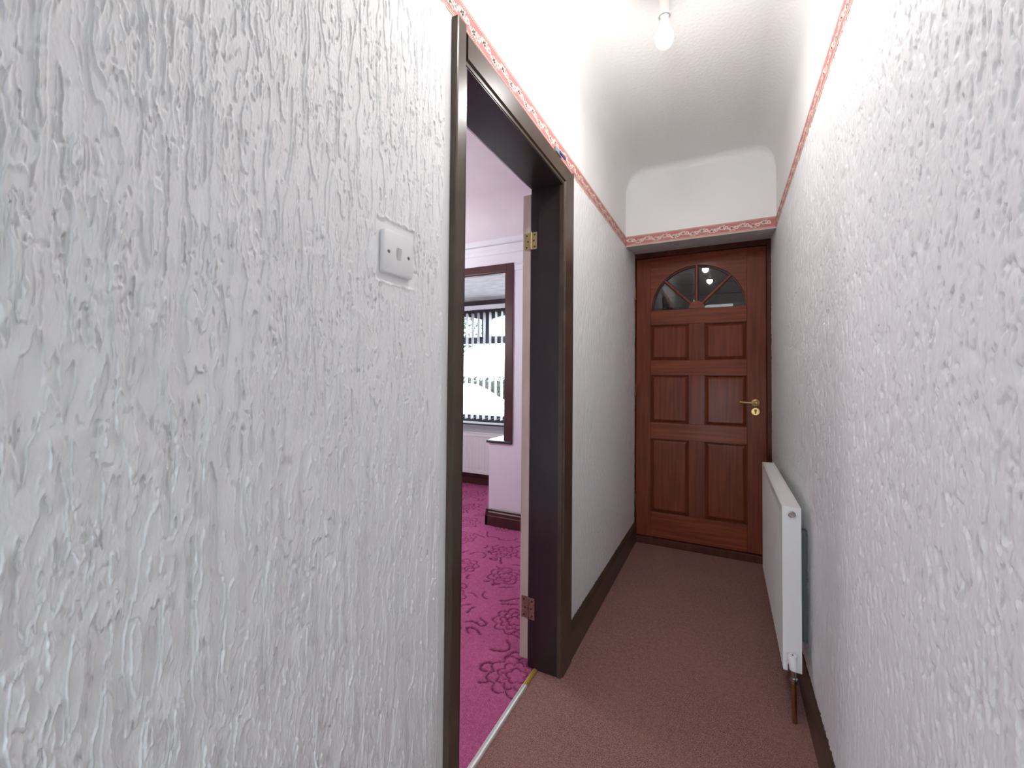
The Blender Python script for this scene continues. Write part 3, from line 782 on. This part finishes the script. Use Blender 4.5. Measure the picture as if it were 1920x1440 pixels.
# top grille: two rails and cross bars
boxes('grille_rail', 'rad_white', ra, (RX0 - 0.001, RX0 + 0.012, RY0 + 0.003, RY1 - 0.003, RZ1 - 0.032, RZ1), bev=0.003)
boxes('grille_rail', 'rad_white', ra, (RX1 - 0.008, RX1, RY0 + 0.003, RY1 - 0.003, RZ1 - 0.022, RZ1), bev=0.002)
gb = None
bar_me = None
k = 0
yb_ = RY0 + 0.012
while yb_ < RY1 - 0.012:
    if bar_me is None:
        bm = bmesh.new(); box(bm, RX0 + 0.010, RX1 - 0.007, -0.0042, 0.0042, RZ1 - 0.006, RZ1 - 0.0008, bev=0.0012)
        gb = obj('grille_bar', bm, 'rad_white', ra); bar_me = gb.data; gb.location = (0, yb_, 0)
    else:
        g2 = gb.copy(); col.objects.link(g2); g2.location = (0, yb_, 0)
    yb_ += 0.0125
for zq in (RZ0 + 0.05, RZ1 - 0.05):
    bm = bmesh.new(); tube(bm, (0.222, RY0 + 0.004, zq), (0.222, RY1 - 0.004, zq), 0.014, seg=12)
    obj('water_way', bm, 'rad_white', ra)
# air vent plug
bm = bmesh.new(); lathe(bm, (0.2205, RY0, 0.749), (0, -1, 0), [(0, 0.0155), (0.002, 0.0155), (0.0025, 0.013), (0.0005, 0.012)], 24); lathe(bm, (0.2205, RY0, 0.749), (0, -1, 0), [(0.0005, 0.0128), (0.001, 0.011)], 24)
pg = obj('plug_collar', bm, 'rad_white', ra, smooth=True)
bm = bmesh.new(); lathe(bm, (0.2205, RY0, 0.749), (0, -1, 0), [(0.0, 0.0125), (0.003, 0.0122), (0.0035, 0.0105), (0.001, 0.0100), (0.001, 0.0085), (0.004, 0.008), (0.004, 0)], 24); tag(obj('vent_plug', bm, 'chrome', ra, smooth=True), 'round chrome vent plug near the top corner')
# lockshield valve
bm = bmesh.new(); lathe(bm, (0.2185, RY0 - 0.018, 0.242), (0.05, 0, -1), [(0.0, 0), (0.0, 0.0135), (0.002, 0.0150), (0.052, 0.0125), (0.054, 0.010), (0.054, 0)], 24)
vc = obj('valve_cap', bm, 'rad_white', ra, smooth=True); tag(vc, 'white plastic lockshield valve cap')
bm = bmesh.new(); tube(bm, (0.2185, RY0 - 0.018, 0.2415), (0.2185, RY0 - 0.018, 0.2428), 0.003, seg=10); obj('cap_hole', bm, 'dark_screw', vc)
bm = bmesh.new(); lathe(bm, (0.2212, RY0 - 0.018, 0.190), (0.03, 0, -1), [(0, 0.008), (0.028, 0.0085), (0.029, 0.0125), (0.037, 0.0130), (0.040, 0.0095), (0.048, 0.0085)], 6 * 4); tube(bm, (0.2212, RY0 - 0.016, 0.196), (0.2212, RY0 + 0.02, 0.205), 0.0075)
tag(obj('valve_body', bm, 'chrome', ra, smooth=True), 'chrome valve body and nut')
bm = bmesh.new(); tube(bm, (0.2225, RY0 - 0.018, 0.145), (0.2235, RY0 - 0.018, 0.0), 0.0075, seg=14); obj('tail_pipe', bm, 'copper', ra, smooth=True)
boxes('wall_bracket', 'rad_grey', ra, (RX1 - 0.004, XR + 0.002, RY0 + 0.10, RY0 + 0.13, 0.24, 0.665), (RX1 - 0.004, RX1 + 0.016, RY0 + 0.095, RY0 + 0.135, 0.62, 0.66))
boxes('wall_bracket', 'rad_grey', ra, (RX1 - 0.004, XR + 0.002, RY1 - 0.13, RY1 - 0.10, 0.24, 0.665))
adopt(ra)

# ------------------------------------------------------------------ ceiling lamp, plus added fill bulb and fill globe
def lamp(loc, label):
    x, y, z = loc                                        # z = bulb equator
    L = thing('ceiling_lamp', label, 'lamp', (x, y, CEIL))
    bm = bmesh.new(); lathe(bm, (x, y, CEIL), (0, 0, -1), [(-0.004, 0.038), (0.012, 0.038), (0.018, 0.033), (0.024, 0.018), (0.040, 0.0165), (0.07, 0.0165)], 28); obj('rose_base', bm, 'lamp_plastic', L, smooth=True)
    bm = bmesh.new(); lathe(bm, (x, y, CEIL), (0, 0, -1), [(0.070, 0.0150), (0.0715, 0.0150), (0.0715, 0.0180), (0.120, 0.0185), (0.137, 0.0180), (0.137, 0.0145), (0.120, 0.014)], 28); obj('lamp_holder', bm, 'lamp_plastic', L, smooth=True)
    bm = bmesh.new(); torus(bm, (x, y, CEIL - 0.136), (0, 0, 1), 0.0205, 0.0030); obj('shade_ring', bm, 'lamp_white', L, smooth=True)
    b = [(0.130, 0.0130), (0.146, 0.0132), (0.150, 0.0150), (0.165, 0.0165), (0.178, 0.0195), (0.190, 0.0260), (0.197, 0.0295), (0.205, 0.0322), (0.209, 0.0327)]
    bm = bmesh.new(); lathe(bm, (x, y, CEIL), (0, 0, -1), b, 32); bn = obj('bulb_neck', bm, 'lamp_white', L, smooth=True)
    dome = [(0.209, 0.0327), (0.212, 0.0328)]
    for i in range(1, 13):
        t = math.pi / 2 * i / 12
        dome.append((0.212 + 0.043 * math.sin(t) if i > 0 else 0.2, 0.0325 * math.cos(t)))
    bm = bmesh.new(); lathe(bm, (x, y, CEIL), (0, 0, -1), dome, 32); obj('bulb_dome', bm, 'bulb_glow', bn, smooth=True)
    adopt(L)
    return L
lamp((-0.193, 1.585, 2.49), 'bare glowing white bulb in a batten holder above the hall carpet')
def fill_globe(x, y, label, glow='fill_globe_glow', rg=0.13, drop=0.2):
    L = thing('fill_globe', label, 'lamp', (x, y, CEIL))
    bm = bmesh.new(); lathe(bm, (x, y, CEIL), (0, 0, -1), [(-0.002, 0.05), (0.015, 0.05), (0.025, 0.02), (0.03, 0.006), (drop, 0.006), (drop + 0.005, 0.04), (drop + 0.03, 0.045)], 24); obj('fill_globe_stem', bm, 'lamp_plastic', L, smooth=True)
    bm = bmesh.new(); lathe(bm, (x, y, CEIL - drop - 0.01 - rg), (0, 0, -1), [(rg * math.sin(-1.2 + 2.77 * i / 20), rg * math.cos(-1.2 + 2.77 * i / 20)) for i in range(21)], 32); obj('globe', bm, glow, L, smooth=True)
    adopt(L)
lamp((-0.17, 0.95, 2.49), 'bare white fill bulb added in a batten holder near the light switch, out of view')  # extra bulb out of frame, added to brighten the hall walls

fill_globe(-2.6, 2.2, 'large opal white fill globe added in the front room, out of view', 'fill_globe_glow', 0.2, 0.72)  # out-of-view globe, added to brighten the room and its bay wall

# small plastic gadget left on top of the architrave
gd = thing('plastic_gadget', 'small grey and blue plastic gadget lying on the architrave ledge', 'gadget', (XA - 0.006, 1.66, ZA))
boxes('case', 'grey_plastic', gd, (XL + 0.002, XL + 0.013, 1.600, 1.665, ZA + 0.0005, ZA + 0.022), bev=0.003)
boxes('bar', 'blue_plastic', gd, (XL + 0.013, XL + 0.017, 1.635, 1.705, ZA + 0.006, ZA + 0.018), bev=0.0015)
adopt(gd)

# ------------------------------------------------------------------ front room shell
RXL, RYB = -4.9, -0.6
rf = boxes('floor_front_room', 'hall_carpet', None, (RXL, -0.727, RYB, 4.5, -0.06, -0.012))
tag(rf, 'magenta front room carpet with carved flower and scroll lines', 'carpet', kind='structure')
# carved carpet
gx = np.arange(-2.95, -0.726, 0.0062); gx[-1] = -0.727
gy = np.arange(0.55, 4.30, 0.0068)
Xg, Yg = np.meshgrid(gx, gy)
G = np.zeros_like(Xg)
rr = np.random.default_rng(5)
cell = 0.40
flow_m = np.zeros_like(Xg)
for i in range(-9, 1):
    for j in range(0, 12):
        cxx = i * cell + (0.5 if j % 2 else 0) * cell + rr.uniform(-.05, .05); cyy = j * cell * 0.95 + rr.uniform(-.05, .05) + 0.1
        R0 = rr.uniform(0.085, 0.115); n1 = rr.integers(7, 10); ph = rr.uniform(0, 6.28)
        sel = (np.abs(Xg - cxx) < 0.2) & (np.abs(Yg - cyy) < 0.2)
        if not sel.any(): continue
        dx = Xg[sel] - cxx; dy = Yg[sel] - cyy
        r = np.hypot(dx, dy); th = np.arctan2(dy, dx)
        g = np.zeros_like(r)
        for fr, nn, am in ((1.0, n1, 0.13), (0.66, n1, 0.16), (0.34, 5, 0.22)):
            rk = R0 * fr * (1 - am + am * np.abs(np.sin(nn * (th + ph * (1 + fr)) / 2)) * 2)
            g = np.maximum(g, 1 - sstep(0.0025, 0.0065, np.abs(r - rk)))
        pet = np.abs(np.sin((th + ph * 2) * n1 / 2)) * r
        g = np.maximum(g, (1 - sstep(0.003, 0.007, pet)) * (r < R0 * 0.62) * (r > R0 * 0.36))
        G[sel] = np.maximum(G[sel], g)
        flow_m[sel] = np.maximum(flow_m[sel], (r < R0 * 1.12))
n = pnoise(Xg * 5.2, Yg * 5.2, 31) + 0.25 * pnoise(Xg * 13, Yg * 13, 32)
gxn = np.gradient(n, 0.0068, 0.0062); gm = np.hypot(gxn[0], gxn[1]) + 1.5
brk = sstep(-0.05, 0.08, pnoise(Xg * 6.5, Yg * 6.5, 33))
for lv_ in (-0.22, 0.22):
    d = np.abs(n - lv_) / gm
    G = np.maximum(G, (1 - sstep(0.0025, 0.0065, d)) * brk * (1 - flow_m))
Zc = -0.004 - 0.006 * G + 0.0015 * pnoise(Xg * 60, Yg * 60, 34)
edge = sstep(0, 0.012, -0.731 - Xg); Zc = Zc * 1.0 - 0.004 * (1 - edge)
pc = grid_obj('carved_pile', Xg, Yg, Zc, 'room_carpet', rf, attr=G * 0.85)
pl = boxes('plain_pile', 'room_carpet', rf, (RXL, -2.95, RYB, 4.3, -0.02, -0.004), (-2.95, -0.727, RYB, 0.55, -0.02, -0.004))

wrm = boxes('wall_front_room', 'room_pink', None,
            (RXL - 0.1, RXL, RYB, YS, 0, CEIL), (RXL - 0.1, XW, RYB - 0.1, RYB, 0, CEIL),
            (XW, XW + 0.006, RYB, J0 - 0.03, 0, CEIL), (XW, XW + 0.006, J1 + 0.03, YS, 0, CEIL), (XW, XW + 0.006, J0 - 0.03, J1 + 0.03, ZJ + 0.02, CEIL))
tag(wrm, 'pale pink walls of the front room', 'wall', kind='structure')
BX0, BX1 = -4.10, -1.65            # bay opening
wbay = boxes('wall_bay', 'room_pink', None,
             (BX1 + 0.0, XW + 0.005, YS, YS + 0.24, 0, CEIL), (-1.805, BX1 + 0.0, YS, YS + 0.24, 0, 0.690),
             (RXL, BX0, YS, YS + 0.24, 0, CEIL), (BX0, BX1, YS, YS + 0.24, 2.15, CEIL),
             (-1.805, -1.45, YS + 0.24, YB + 0.06, 0, 0.690), (-1.60, -1.45, YS + 0.24, YB + 0.06, 2.0, 2.6), (-1.60, -1.45, YB - 0.06, YB + 0.06, 0.69, 2.0),
             (BX0 - 0.15, BX0, YS + 0.24, YB + 0.06, 0, 2.6))
tag(wbay, 'pale pink wall around the bay window opening', 'wall', kind='structure')
bmt = boxes('wall_bay_front', 'white_board', None, (BX0 - 0.1, -1.60, YB, YB + 0.12, 0, 0.70), (BX0 - 0.1, -1.60, YB + 0.086, YB + 0.12, 2.0, 2.4))
tag(bmt, 'white panel wall under the bay window sill', 'wall', kind='structure')
bc = boxes('ceiling_bay', 'bay_ceiling', None, (BX0, -1.45, YS + 0.03, YB + 0.1, 2.148, 2.26)); tag(bc, 'white swirled plaster ceiling of the window bay', 'ceiling', kind='structure')
# front room ceiling with large cove onto the bay wall
bm = bmesh.new()
RC = 0.26
pr2 = [(RYB - 0.05, CEIL)] + [(YS - RC + RC * math.sin(math.pi / 2 * i / 12), CEIL - RC + RC * math.cos(math.pi / 2 * i / 12)) for i in range(13)]
rowA = [bm.verts.new((RXL, a, b)) for a, b in pr2]; rowB = [bm.verts.new((XW, a, b)) for a, b in pr2]
for i in range(len(pr2) - 1): bm.faces.new((rowA[i], rowA[i + 1], rowB[i + 1], rowB[i]))
cr = obj('ceiling_front_room', bm, 'room_ceiling', smooth=True); tag(cr, 'pale mauve front room ceiling curving into the bay wall', 'ceiling', kind='structure')
boxes('roof_slab', 'room_ceiling', cr, (RXL - 0.1, XW + 0.01, RYB - 0.1, YS + 0.24, CEIL + 0.01, CEIL + 0.1))
bm = bmesh.new(); prism(bm, [(YS, 2.30), (YS - 0.012, 2.305), (YS - 0.016, 2.33), (YS - 0.03, 2.345), (YS - 0.034, 2.37), (YS, 2.376)], 0, RXL, XW); o = obj('trim_5', bm, 'room_pink'); tag(o, 'pale pink plaster moulding line under the front room cove', 'moulding', kind='structure')
bm = bmesh.new(); prism(bm, [(YS, 2.145), (YS - 0.008, 2.15), (YS - 0.012, 2.185), (YS - 0.022, 2.19), (YS - 0.022, 2.198), (YS, 2.202)], 0, -1.572, XW); o = obj('trim_6', bm, 'room_pink'); tag(o, 'short pale picture rail beside the bay window frame', 'moulding', kind='structure')
def room_skirt(name, label, x0, x1, y, h=0.135):
    bm = bmesh.new(); prism(bm, [(y, -0.008), (y - 0.022, -0.008), (y - 0.022, h * 0.55), (y - 0.018, h * 0.6), (y - 0.018, h * 0.78), (y - 0.012, h * 0.84), (y - 0.012, h * 0.95), (y - 0.006, h), (y, h)], 0, x0, x1)
    o = obj(name, bm, 'red_brown'); tag(o, label, 'skirting board', kind='structure')
room_skirt('baseboard_bay', 'dark red brown skirting board on the wall beside the bay', -1.825, XW - 0.05, YS)
room_skirt('baseboard_bay_front', 'dark red brown skirting board under the bay radiator', BX0, -1.80, YB)
bm = bmesh.new(); prism(bm, [(-1.805, -0.008), (-1.827, -0.008), (-1.827, 0.075), (-1.817, 0.11), (-1.817, 0.128), (-1.811, 0.135), (-1.805, 0.135)], 1, YS - 0.022, YB); o = obj('baseboard_bay_side', bm, 'red_brown'); tag(o, 'dark red brown skirting board turning into the bay', 'skirting board', kind='structure')

# timber frame round the bay opening, ledge
bf = thing('trim_7', 'dark red brown timber frame around the bay opening', 'window frame', (-2.8, YS, 0.69), kind='structure')
boxes('frame_post', 'red_brown', bf, (BX1 + 0.004, -1.583, YS - 0.014, YS + 0.01, 0.693, 2.212), bev=0.003)
boxes('frame_head', 'red_brown', bf, (BX0 - 0.06, BX1 + 0.004, YS - 0.014, YS + 0.01, 2.146, 2.212), bev=0.003)
boxes('frame_post', 'red_brown', bf, (BX0 - 0.06, BX0 - 0.004, YS - 0.014, YS + 0.01, 0.693, 2.146), bev=0.003)
boxes('frame_lining', 'red_brown', bf, (BX1 - 0.012, BX1 + 0.004, YS - 0.006, YS + 0.24, 0.715, 2.146))
boxes('frame_lining', 'red_brown', bf, (BX0, BX1 - 0.012, YS - 0.006, YS + 0.03, 2.134, 2.150))
adopt(bf)
lg = thing('trim_8', 'white topped ledge with dark edge at the bay corner', 'ledge', (-1.7, YS, 0.69), kind='structure')
boxes('ledge_top', 'white_board', lg, (-1.822, -1.45, YS + 0.012, YB, 0.690, 0.714))
boxes('ledge_nosing', 'upvc_dark', lg, (-1.826, -1.585, YS - 0.016, YS + 0.012, 0.690, 0.712), bev=0.004)
adopt(lg)

# bay window
w1 = thing('window_1', 'dark framed bay window with arched top lights behind the blind', 'window', (-2.85, YB + 0.06, 0.72), kind='structure')
WY0, WY1 = YB + 0.02, YB + 0.085
mull = [-1.60, -2.52, -3.36, -4.15]
boxes('frame_head', 'upvc_dark', w1, (-4.2, -1.55, WY0 - 0.05, WY1, 2.085, 2.17))
boxes('frame_head', 'upvc_dark', w1, (-4.2, -1.55, WY0 - 0.01, WY1, 2.00, 2.085))
boxes('transom', 'upvc_dark', w1, (-4.2, -1.55, WY0, WY1, 1.645, 1.728), bev=0.006)
boxes('bottom_rail', 'upvc_dark', w1, (-4.2, -1.55, WY0, WY1, 0.72, 0.80), bev=0.006)
for xm in mull: boxes('mullion', 'upvc_dark', w1, (xm - 0.058, xm + 0.058, WY0 - 0.005, WY1 + 0.005, 0.78 if xm in (mull[0], mull[-1]) else 1.70, 2.02), bev=0.006)
for a, b in zip(mull[:-1], mull[1:]):
    x1_, x0_ = a - 0.058, b + 0.058
    arcp = [(x0_ + (x1_ - x0_) * i / 16, 1.93 + 0.055 * math.sin(math.pi * i / 16)) for i in range(17)]
    bm = bmesh.new(); prism(bm, [(x0_, 2.01)] + arcp + [(x1_, 2.01)], 1, WY0 + 0.004, WY1 - 0.004); obj('arched_head', bm, 'upvc_dark', w1)
    boxes('pane', 'pane', w1, (x0_, x1_, WY0 + 0.03, WY0 + 0.036, 1.728, 2.0))
boxes('pane', 'pane', w1, (mull[-1] + 0.058, mull[0] - 0.058, WY0 + 0.03, WY0 + 0.036, 0.80, 1.645))
adopt(w1)
w2 = thing('window_2', 'dark framed side pane of the bay above the ledge', 'window', (-1.52, 3.8, 0.715), kind='structure')
boxes('frame', 'upvc_dark', w2, (-1.55, -1.50, YS + 0.24, YS + 0.30, 0.714, 2.0), (-1.55, -1.50, YB - 0.12, YB - 0.06, 0.714, 2.0), (-1.55, -1.50, YS + 0.30, YB - 0.12, 0.714, 0.77), (-1.55, -1.50, YS + 0.30, YB - 0.12, 1.94, 2.0))
boxes('pane', 'pane', w2, (-1.528, -1.522, YS + 0.30, YB - 0.12, 0.77, 1.94))
adopt(w2)
sl = thing('trim_9', 'white window sill with a dark front edge above the bay radiator', 'sill', (-2.8, YB, 0.70), kind='structure')
boxes('sill_board', 'white_board', sl, (BX0, -1.82, YB - 0.12, YB + 0.03, 0.700, 0.722))
boxes('sill_nosing', 'upvc_dark', sl, (BX0, -1.82, YB - 0.132, YB - 0.12, 0.699, 0.714), bev=0.003)
adopt(sl)

# vertical blind
vb = thing('vertical_blind', 'white vertical blind with turned slats hanging in the bay window', 'blind', (-2.85, 4.19, 2.08))
BY = 4.19
boxes('head_rail', 'white_board', vb, (-4.05, -1.80, BY - 0.02, BY + 0.022, 2.03, 2.078), bev=0.003)
sx, sy = -0.20, 0.98
proto = None; ph_ = None; wt_ = None
for i in range(29):
    xs = -1.853 - i * 0.0775
    if proto is None:
        bm = bmesh.new(); L_ = 0.0445
        zt, zb2 = 1.995, 0.775
        pts = [(-sx * L_, -sy * L_), (0.004, 0.001), (sx * L_, sy * L_)]
        v = [[bm.verts.new((px + e * 0.0005, py, z)) for px, py in pts] for e in (-1, 1) for z in (zb2, zt)]
        a0, a1, b0, b1 = v
        for k in range(2):
            bm.faces.new((a0[k], a0[k + 1], a1[k + 1], a1[k])); bm.faces.new((b0[k], b1[k], b1[k + 1], b0[k + 1]))
            bm.faces.new((a0[k], b0[k], b0[k + 1], a0[k + 1])); bm.faces.new((a1[k], a1[k + 1], b1[k + 1], b1[k]))
        for e in (0, 2): bm.faces.new((a0[e], a1[e], b1[e], b0[e]))
        proto = obj('slat', bm, 'slat', vb, smooth=True)
        bm = bmesh.new(); box(bm, -0.004, 0.004, -0.004, 0.004, 1.99, 2.032); prism(bm, [(-sx * L_ * .9, -sy * L_ * .9), (sx * L_ * .9, sy * L_ * .9), (sx * L_ * .9 + .003, sy * L_ * .9), (-sx * L_ * .9 + .003, -sy * L_ * .9)], 2, 1.985, 2.0); ph_ = obj('hanger', bm, 'upvc_dark', proto)
        bm = bmesh.new(); prism(bm, [(-sx * L_, -sy * L_), (sx * L_, sy * L_), (sx * L_ + .003, sy * L_), (-sx * L_ + .003, -sy * L_)], 2, 0.765, 0.800); wt_ = obj('weight', bm, 'chain', proto)
        proto.location = (xs, BY, 0)
    else:
        c = proto.copy(); col.objects.link(c); c.location = (xs, BY, 0)
        for s_ in (ph_, wt_):
            d = s_.copy(); col.objects.link(d); d.parent = c
# chain loops joining the weights
bm = bmesh.new()
for i in range(28):
    xs = -1.853 - i * 0.0775
    pr_ = None
    for k in range(9):
        t = k / 8; q = (xs - 0.0775 * t, BY - 0.042, 0.795 - 0.018 * math.sin(math.pi * t))
        if pr_: tube(bm, pr_, q, 0.0016, seg=5, caps=False)
        pr_ = q
tag(obj('link_chain', bm, 'chain', vb), kind='stuff')
adopt(vb)

# bay radiator
br = thing('radiator', 'white convector radiator under the bay window sill', 'radiator', (-2.8, 4.2, 0.14))
bm = bmesh.new()
pts = []
x = -3.55
while x < -2.06:
    pts += [(x, 4.175), (x + 0.008, 4.168), (x + 0.025, 4.168), (x + 0.033, 4.175)]; x += 0.040
pts += [(pts[-1][0], 4.19), (-3.55, 4.19)]
prism(bm, pts, 2, 0.185, 0.565); obj('front_panel', bm, 'rad_white', br)
boxes('seam', 'rad_white', br, (-3.56, -2.04, 4.165, 4.192, 0.142, 0.185), bev=0.005)
boxes('seam', 'rad_white', br, (-3.56, -2.04, 4.165, 4.192, 0.565, 0.600), bev=0.005)
boxes('top_cover', 'rad_white', br, (-3.565, -2.035, 4.160, 4.255, 0.600, 0.617), bev=0.004)
boxes('end_cover', 'rad_white', br, (-3.565, -3.560, 4.165, 4.25, 0.15, 0.60)); boxes('end_cover', 'rad_white', br, (-2.040, -2.035, 4.165, 4.25, 0.15, 0.60))
boxes('wall_bracket', 'rad_grey', br, (-3.3, -3.27, 4.19, 4.284, 0.2, 0.5)); boxes('wall_bracket', 'rad_grey', br, (-2.33, -2.30, 4.19, 4.284, 0.2, 0.5))
adopt(br)

# ------------------------------------------------------------------ outside
GZ = -0.35
gr = boxes('ground', 'drive', None, (-30, 20, 4.45, 45, GZ - 0.1, GZ), (-30, 20, -20, YREAR - 0.15, GZ - 0.1, GZ)); tag(gr, 'pale concrete drive outside the bay window', 'ground', kind='structure')

def leaf_cloud(name, m, parent, n, fn, size, seed):
    r_ = np.random.default_rng(seed)
    P = fn(r_, n)
    A = r_.normal(size=(n, 3)); A /= np.linalg.norm(A, axis=1)[:, None]
    B = np.cross(A, r_.normal(size=(n, 3))); B /= np.linalg.norm(B, axis=1)[:, None]
    s = size * r_.uniform(0.6, 1.3, (n, 1))
    V = np.stack([P - A * s, P + B * s * 0.45, P + A * s, P - B * s * 0.45], 1).reshape(-1, 3)
    F_ = np.arange(4 * n).reshape(-1, 4)
    me = bpy.data.meshes.new(name); me.from_pydata(V.tolist(), [], F_.tolist()); me.materials.append(M[m])
    o = bpy.data.objects.new(name, me); col.objects.link(o); o.parent = parent; tag(o, kind='stuff'); return o

hd = thing('hedge', 'dark green leafy clipped hedge along the far side of the drive', 'hedge', (-7, 12.0, GZ))
bm = bmesh.new(); box(bm, -11.8, -3.2, 11.7, 12.3, GZ, 1.12, bev=0.1); obj('branches', bm, 'bark', hd)
leaf_cloud('foliage', 'hedge', hd, 9000, lambda r_, n: np.stack([r_.uniform(-12, -3, n), 12 + r_.choice([-1, 1], n) * r_.uniform(0.25, 0.45, n), r_.uniform(GZ + 0.02, 1.25, n)], 1), 0.07, 3)
adopt(hd)
def tree(label, x, y, h, rad, seed):
    t = thing('tree', label, 'tree', (x, y, GZ))
    bm = bmesh.new(); tube(bm, (x, y, GZ), (x + 0.1, y, GZ + h * 0.55), 0.16, 0.10, 12)
    r_ = random.Random(seed)
    for i in range(9):
        a = r_.uniform(0, 6.28); z0 = GZ + h * r_.uniform(0.3, 0.55); tube(bm, (x + 0.05, y, z0), (x + math.cos(a) * rad * 0.8, y + math.sin(a) * rad * 0.8, z0 + h * r_.uniform(0.1, 0.4)), 0.06, 0.015, 8)
    obj('trunk', bm, 'bark', t, smooth=True)
    def f(rg, n):
        d = rg.normal(size=(n, 3)); d /= np.linalg.norm(d, axis=1)[:, None]
        return np.array([x, y, GZ + h * 0.68]) + d * (rad * rg.uniform(0.35, 1, (n, 1))) * np.array([1, 1, 0.75])
    leaf_cloud('foliage', 'leaf', t, 2600, f, 0.11, seed); adopt(t)
tree('green tree standing behind the hedge, over the white car', -11.2, 15.0, 5.6, 2.0, 4)
tree('green tree standing behind the hedge, away from the white car', -6.4, 17.0, 6.2, 2.1, 5)

# white car on the drive
cyc = 8.3
car = thing('car', 'white parked hatchback car on the drive outside the bay', 'car', (-5.4, cyc, GZ))
def cz_(z): return GZ + z
X0c = -7.55
prof_body = [(0.0, 0.35), (0.05, 0.62), (0.25, 0.88), (2.95, 0.92), (3.75, 0.80), (3.98, 0.62), (4.02, 0.36), (3.85, 0.24), (0.12, 0.24)]
bm = bmesh.new(); prism(bm, [(X0c + a, cz_(b)) for a, b in prof_body], 1, cyc - 0.85, cyc + 0.85); bmesh.ops.bevel(bm, geom=[e for e in bm.edges if e.calc_length() > 1.2 or True], offset=0.05, segments=3, affect='EDGES'); obj('body', bm, 'car_white', car, smooth=True)
cab = [(0.28, 0.88), (0.62, 1.32), (0.95, 1.44), (1.95, 1.44), (2.30, 1.33), (3.05, 0.90)]
bm = bmesh.new()
lo = [bm.verts.new((X0c + a, cyc - 0.80 + 0.14 * (b - 0.88) / 0.56, cz_(b))) for a, b in cab]; hi = [bm.verts.new((X0c + a, cyc + 0.80 - 0.14 * (b - 0.88) / 0.56, cz_(b))) for a, b in cab]
bm.faces.new(lo); bm.faces.new(hi)
for i in range(len(cab)): bm.faces.new((lo[i], lo[(i + 1) % 6], hi[(i + 1) % 6], hi[i]))
bmesh.ops.bevel(bm, geom=bm.edges[:], offset=0.035, segments=2, affect='EDGES'); obj('cabin', bm, 'car_white', car, smooth=True)
def quadp(name, pts3, m):
    bm = bmesh.new(); a = [bm.verts.new(p_) for p_ in pts3]; f = bm.faces.new(a)
    r_ = bmesh.ops.extrude_face_region(bm, geom=[f]); nrm = f.normal if f.normal.length > 0 else Vector((0, 1, 0)); f.normal_update(); nrm = f.normal.copy()
    bmesh.ops.translate(bm, verts=[v for v in r_['geom'] if isinstance(v, bmesh.types.BMVert)], vec=nrm * 0.008)
    return obj(name, bm, m, car)
def side(a, b, s): return (X0c + a, cyc + s * (0.806 - 0.14 * (b - 0.88) / 0.56), cz_(b))
for s in (-1, 1):
    quadp('side_window', [side(0.72, 0.96, s), side(1.55, 0.96, s), side(1.55, 1.36, s), side(0.98, 1.36, s)], 'car_glass')
    quadp('side_window', [side(1.63, 0.96, s), side(2.75, 0.96, s), side(2.22, 1.31, s), side(1.95, 1.36, s), side(1.63, 1.36, s)], 'car_glass')
    for xw in (0.75, 3.2):
        bm = bmesh.new(); lathe(bm, (X0c + xw, cyc + s * 0.68, cz_(0.30)), (0, s, 0), [(0, 0), (0, 0.30), (0.17, 0.30), (0.185, 0.28), (0.185, 0.20)], 28); wh = obj('wheel', bm, 'rubber', car, smooth=True)
        bm = bmesh.new(); lathe(bm, (X0c + xw, cyc + s * 0.68, cz_(0.30)), (0, s, 0), [(0.16, 0.20), (0.18, 0.19), (0.188, 0.05), (0.188, 0)], 20); obj('hub_cap', bm, 'car_trim', wh, smooth=True)
nx, nz = 0.43 / 0.865, 0.75 / 0.865
quadp('windscreen', [(X0c + 2.98 + 0.006, cyc - 0.68, cz_(0.945) + 0.008), (X0c + 2.98 + 0.006, cyc + 0.68, cz_(0.945) + 0.008), (X0c + 2.36 + 0.006, cyc + 0.60, cz_(1.30) + 0.008), (X0c + 2.36 + 0.006, cyc - 0.60, cz_(1.30) + 0.008)], 'car_glass')
for s in (-1, 1):
    bm = bmesh.new(); box(bm, X0c + 3.85, X0c + 4.0, cyc + s * 0.62 - 0.16, cyc + s * 0.62 + 0.16, cz_(0.58), cz_(0.70), bev=0.03); obj('headlamp', bm, 'lens', car, smooth=True)
    bm = bmesh.new(); box(bm, X0c + 2.60, X0c + 2.72, cyc + s * 0.95 - 0.09, cyc + s * 0.95 + 0.07, cz_(0.94), cz_(1.05), bev=0.03); obj('door_mirror', bm, 'car_white', car, smooth=True)
bm = bmesh.new(); box(bm, X0c + 3.97, X0c + 4.05, cyc - 0.75, cyc + 0.75, cz_(0.28), cz_(0.46), bev=0.03); obj('bumper', bm, 'car_white', car, smooth=True)
adopt(car)
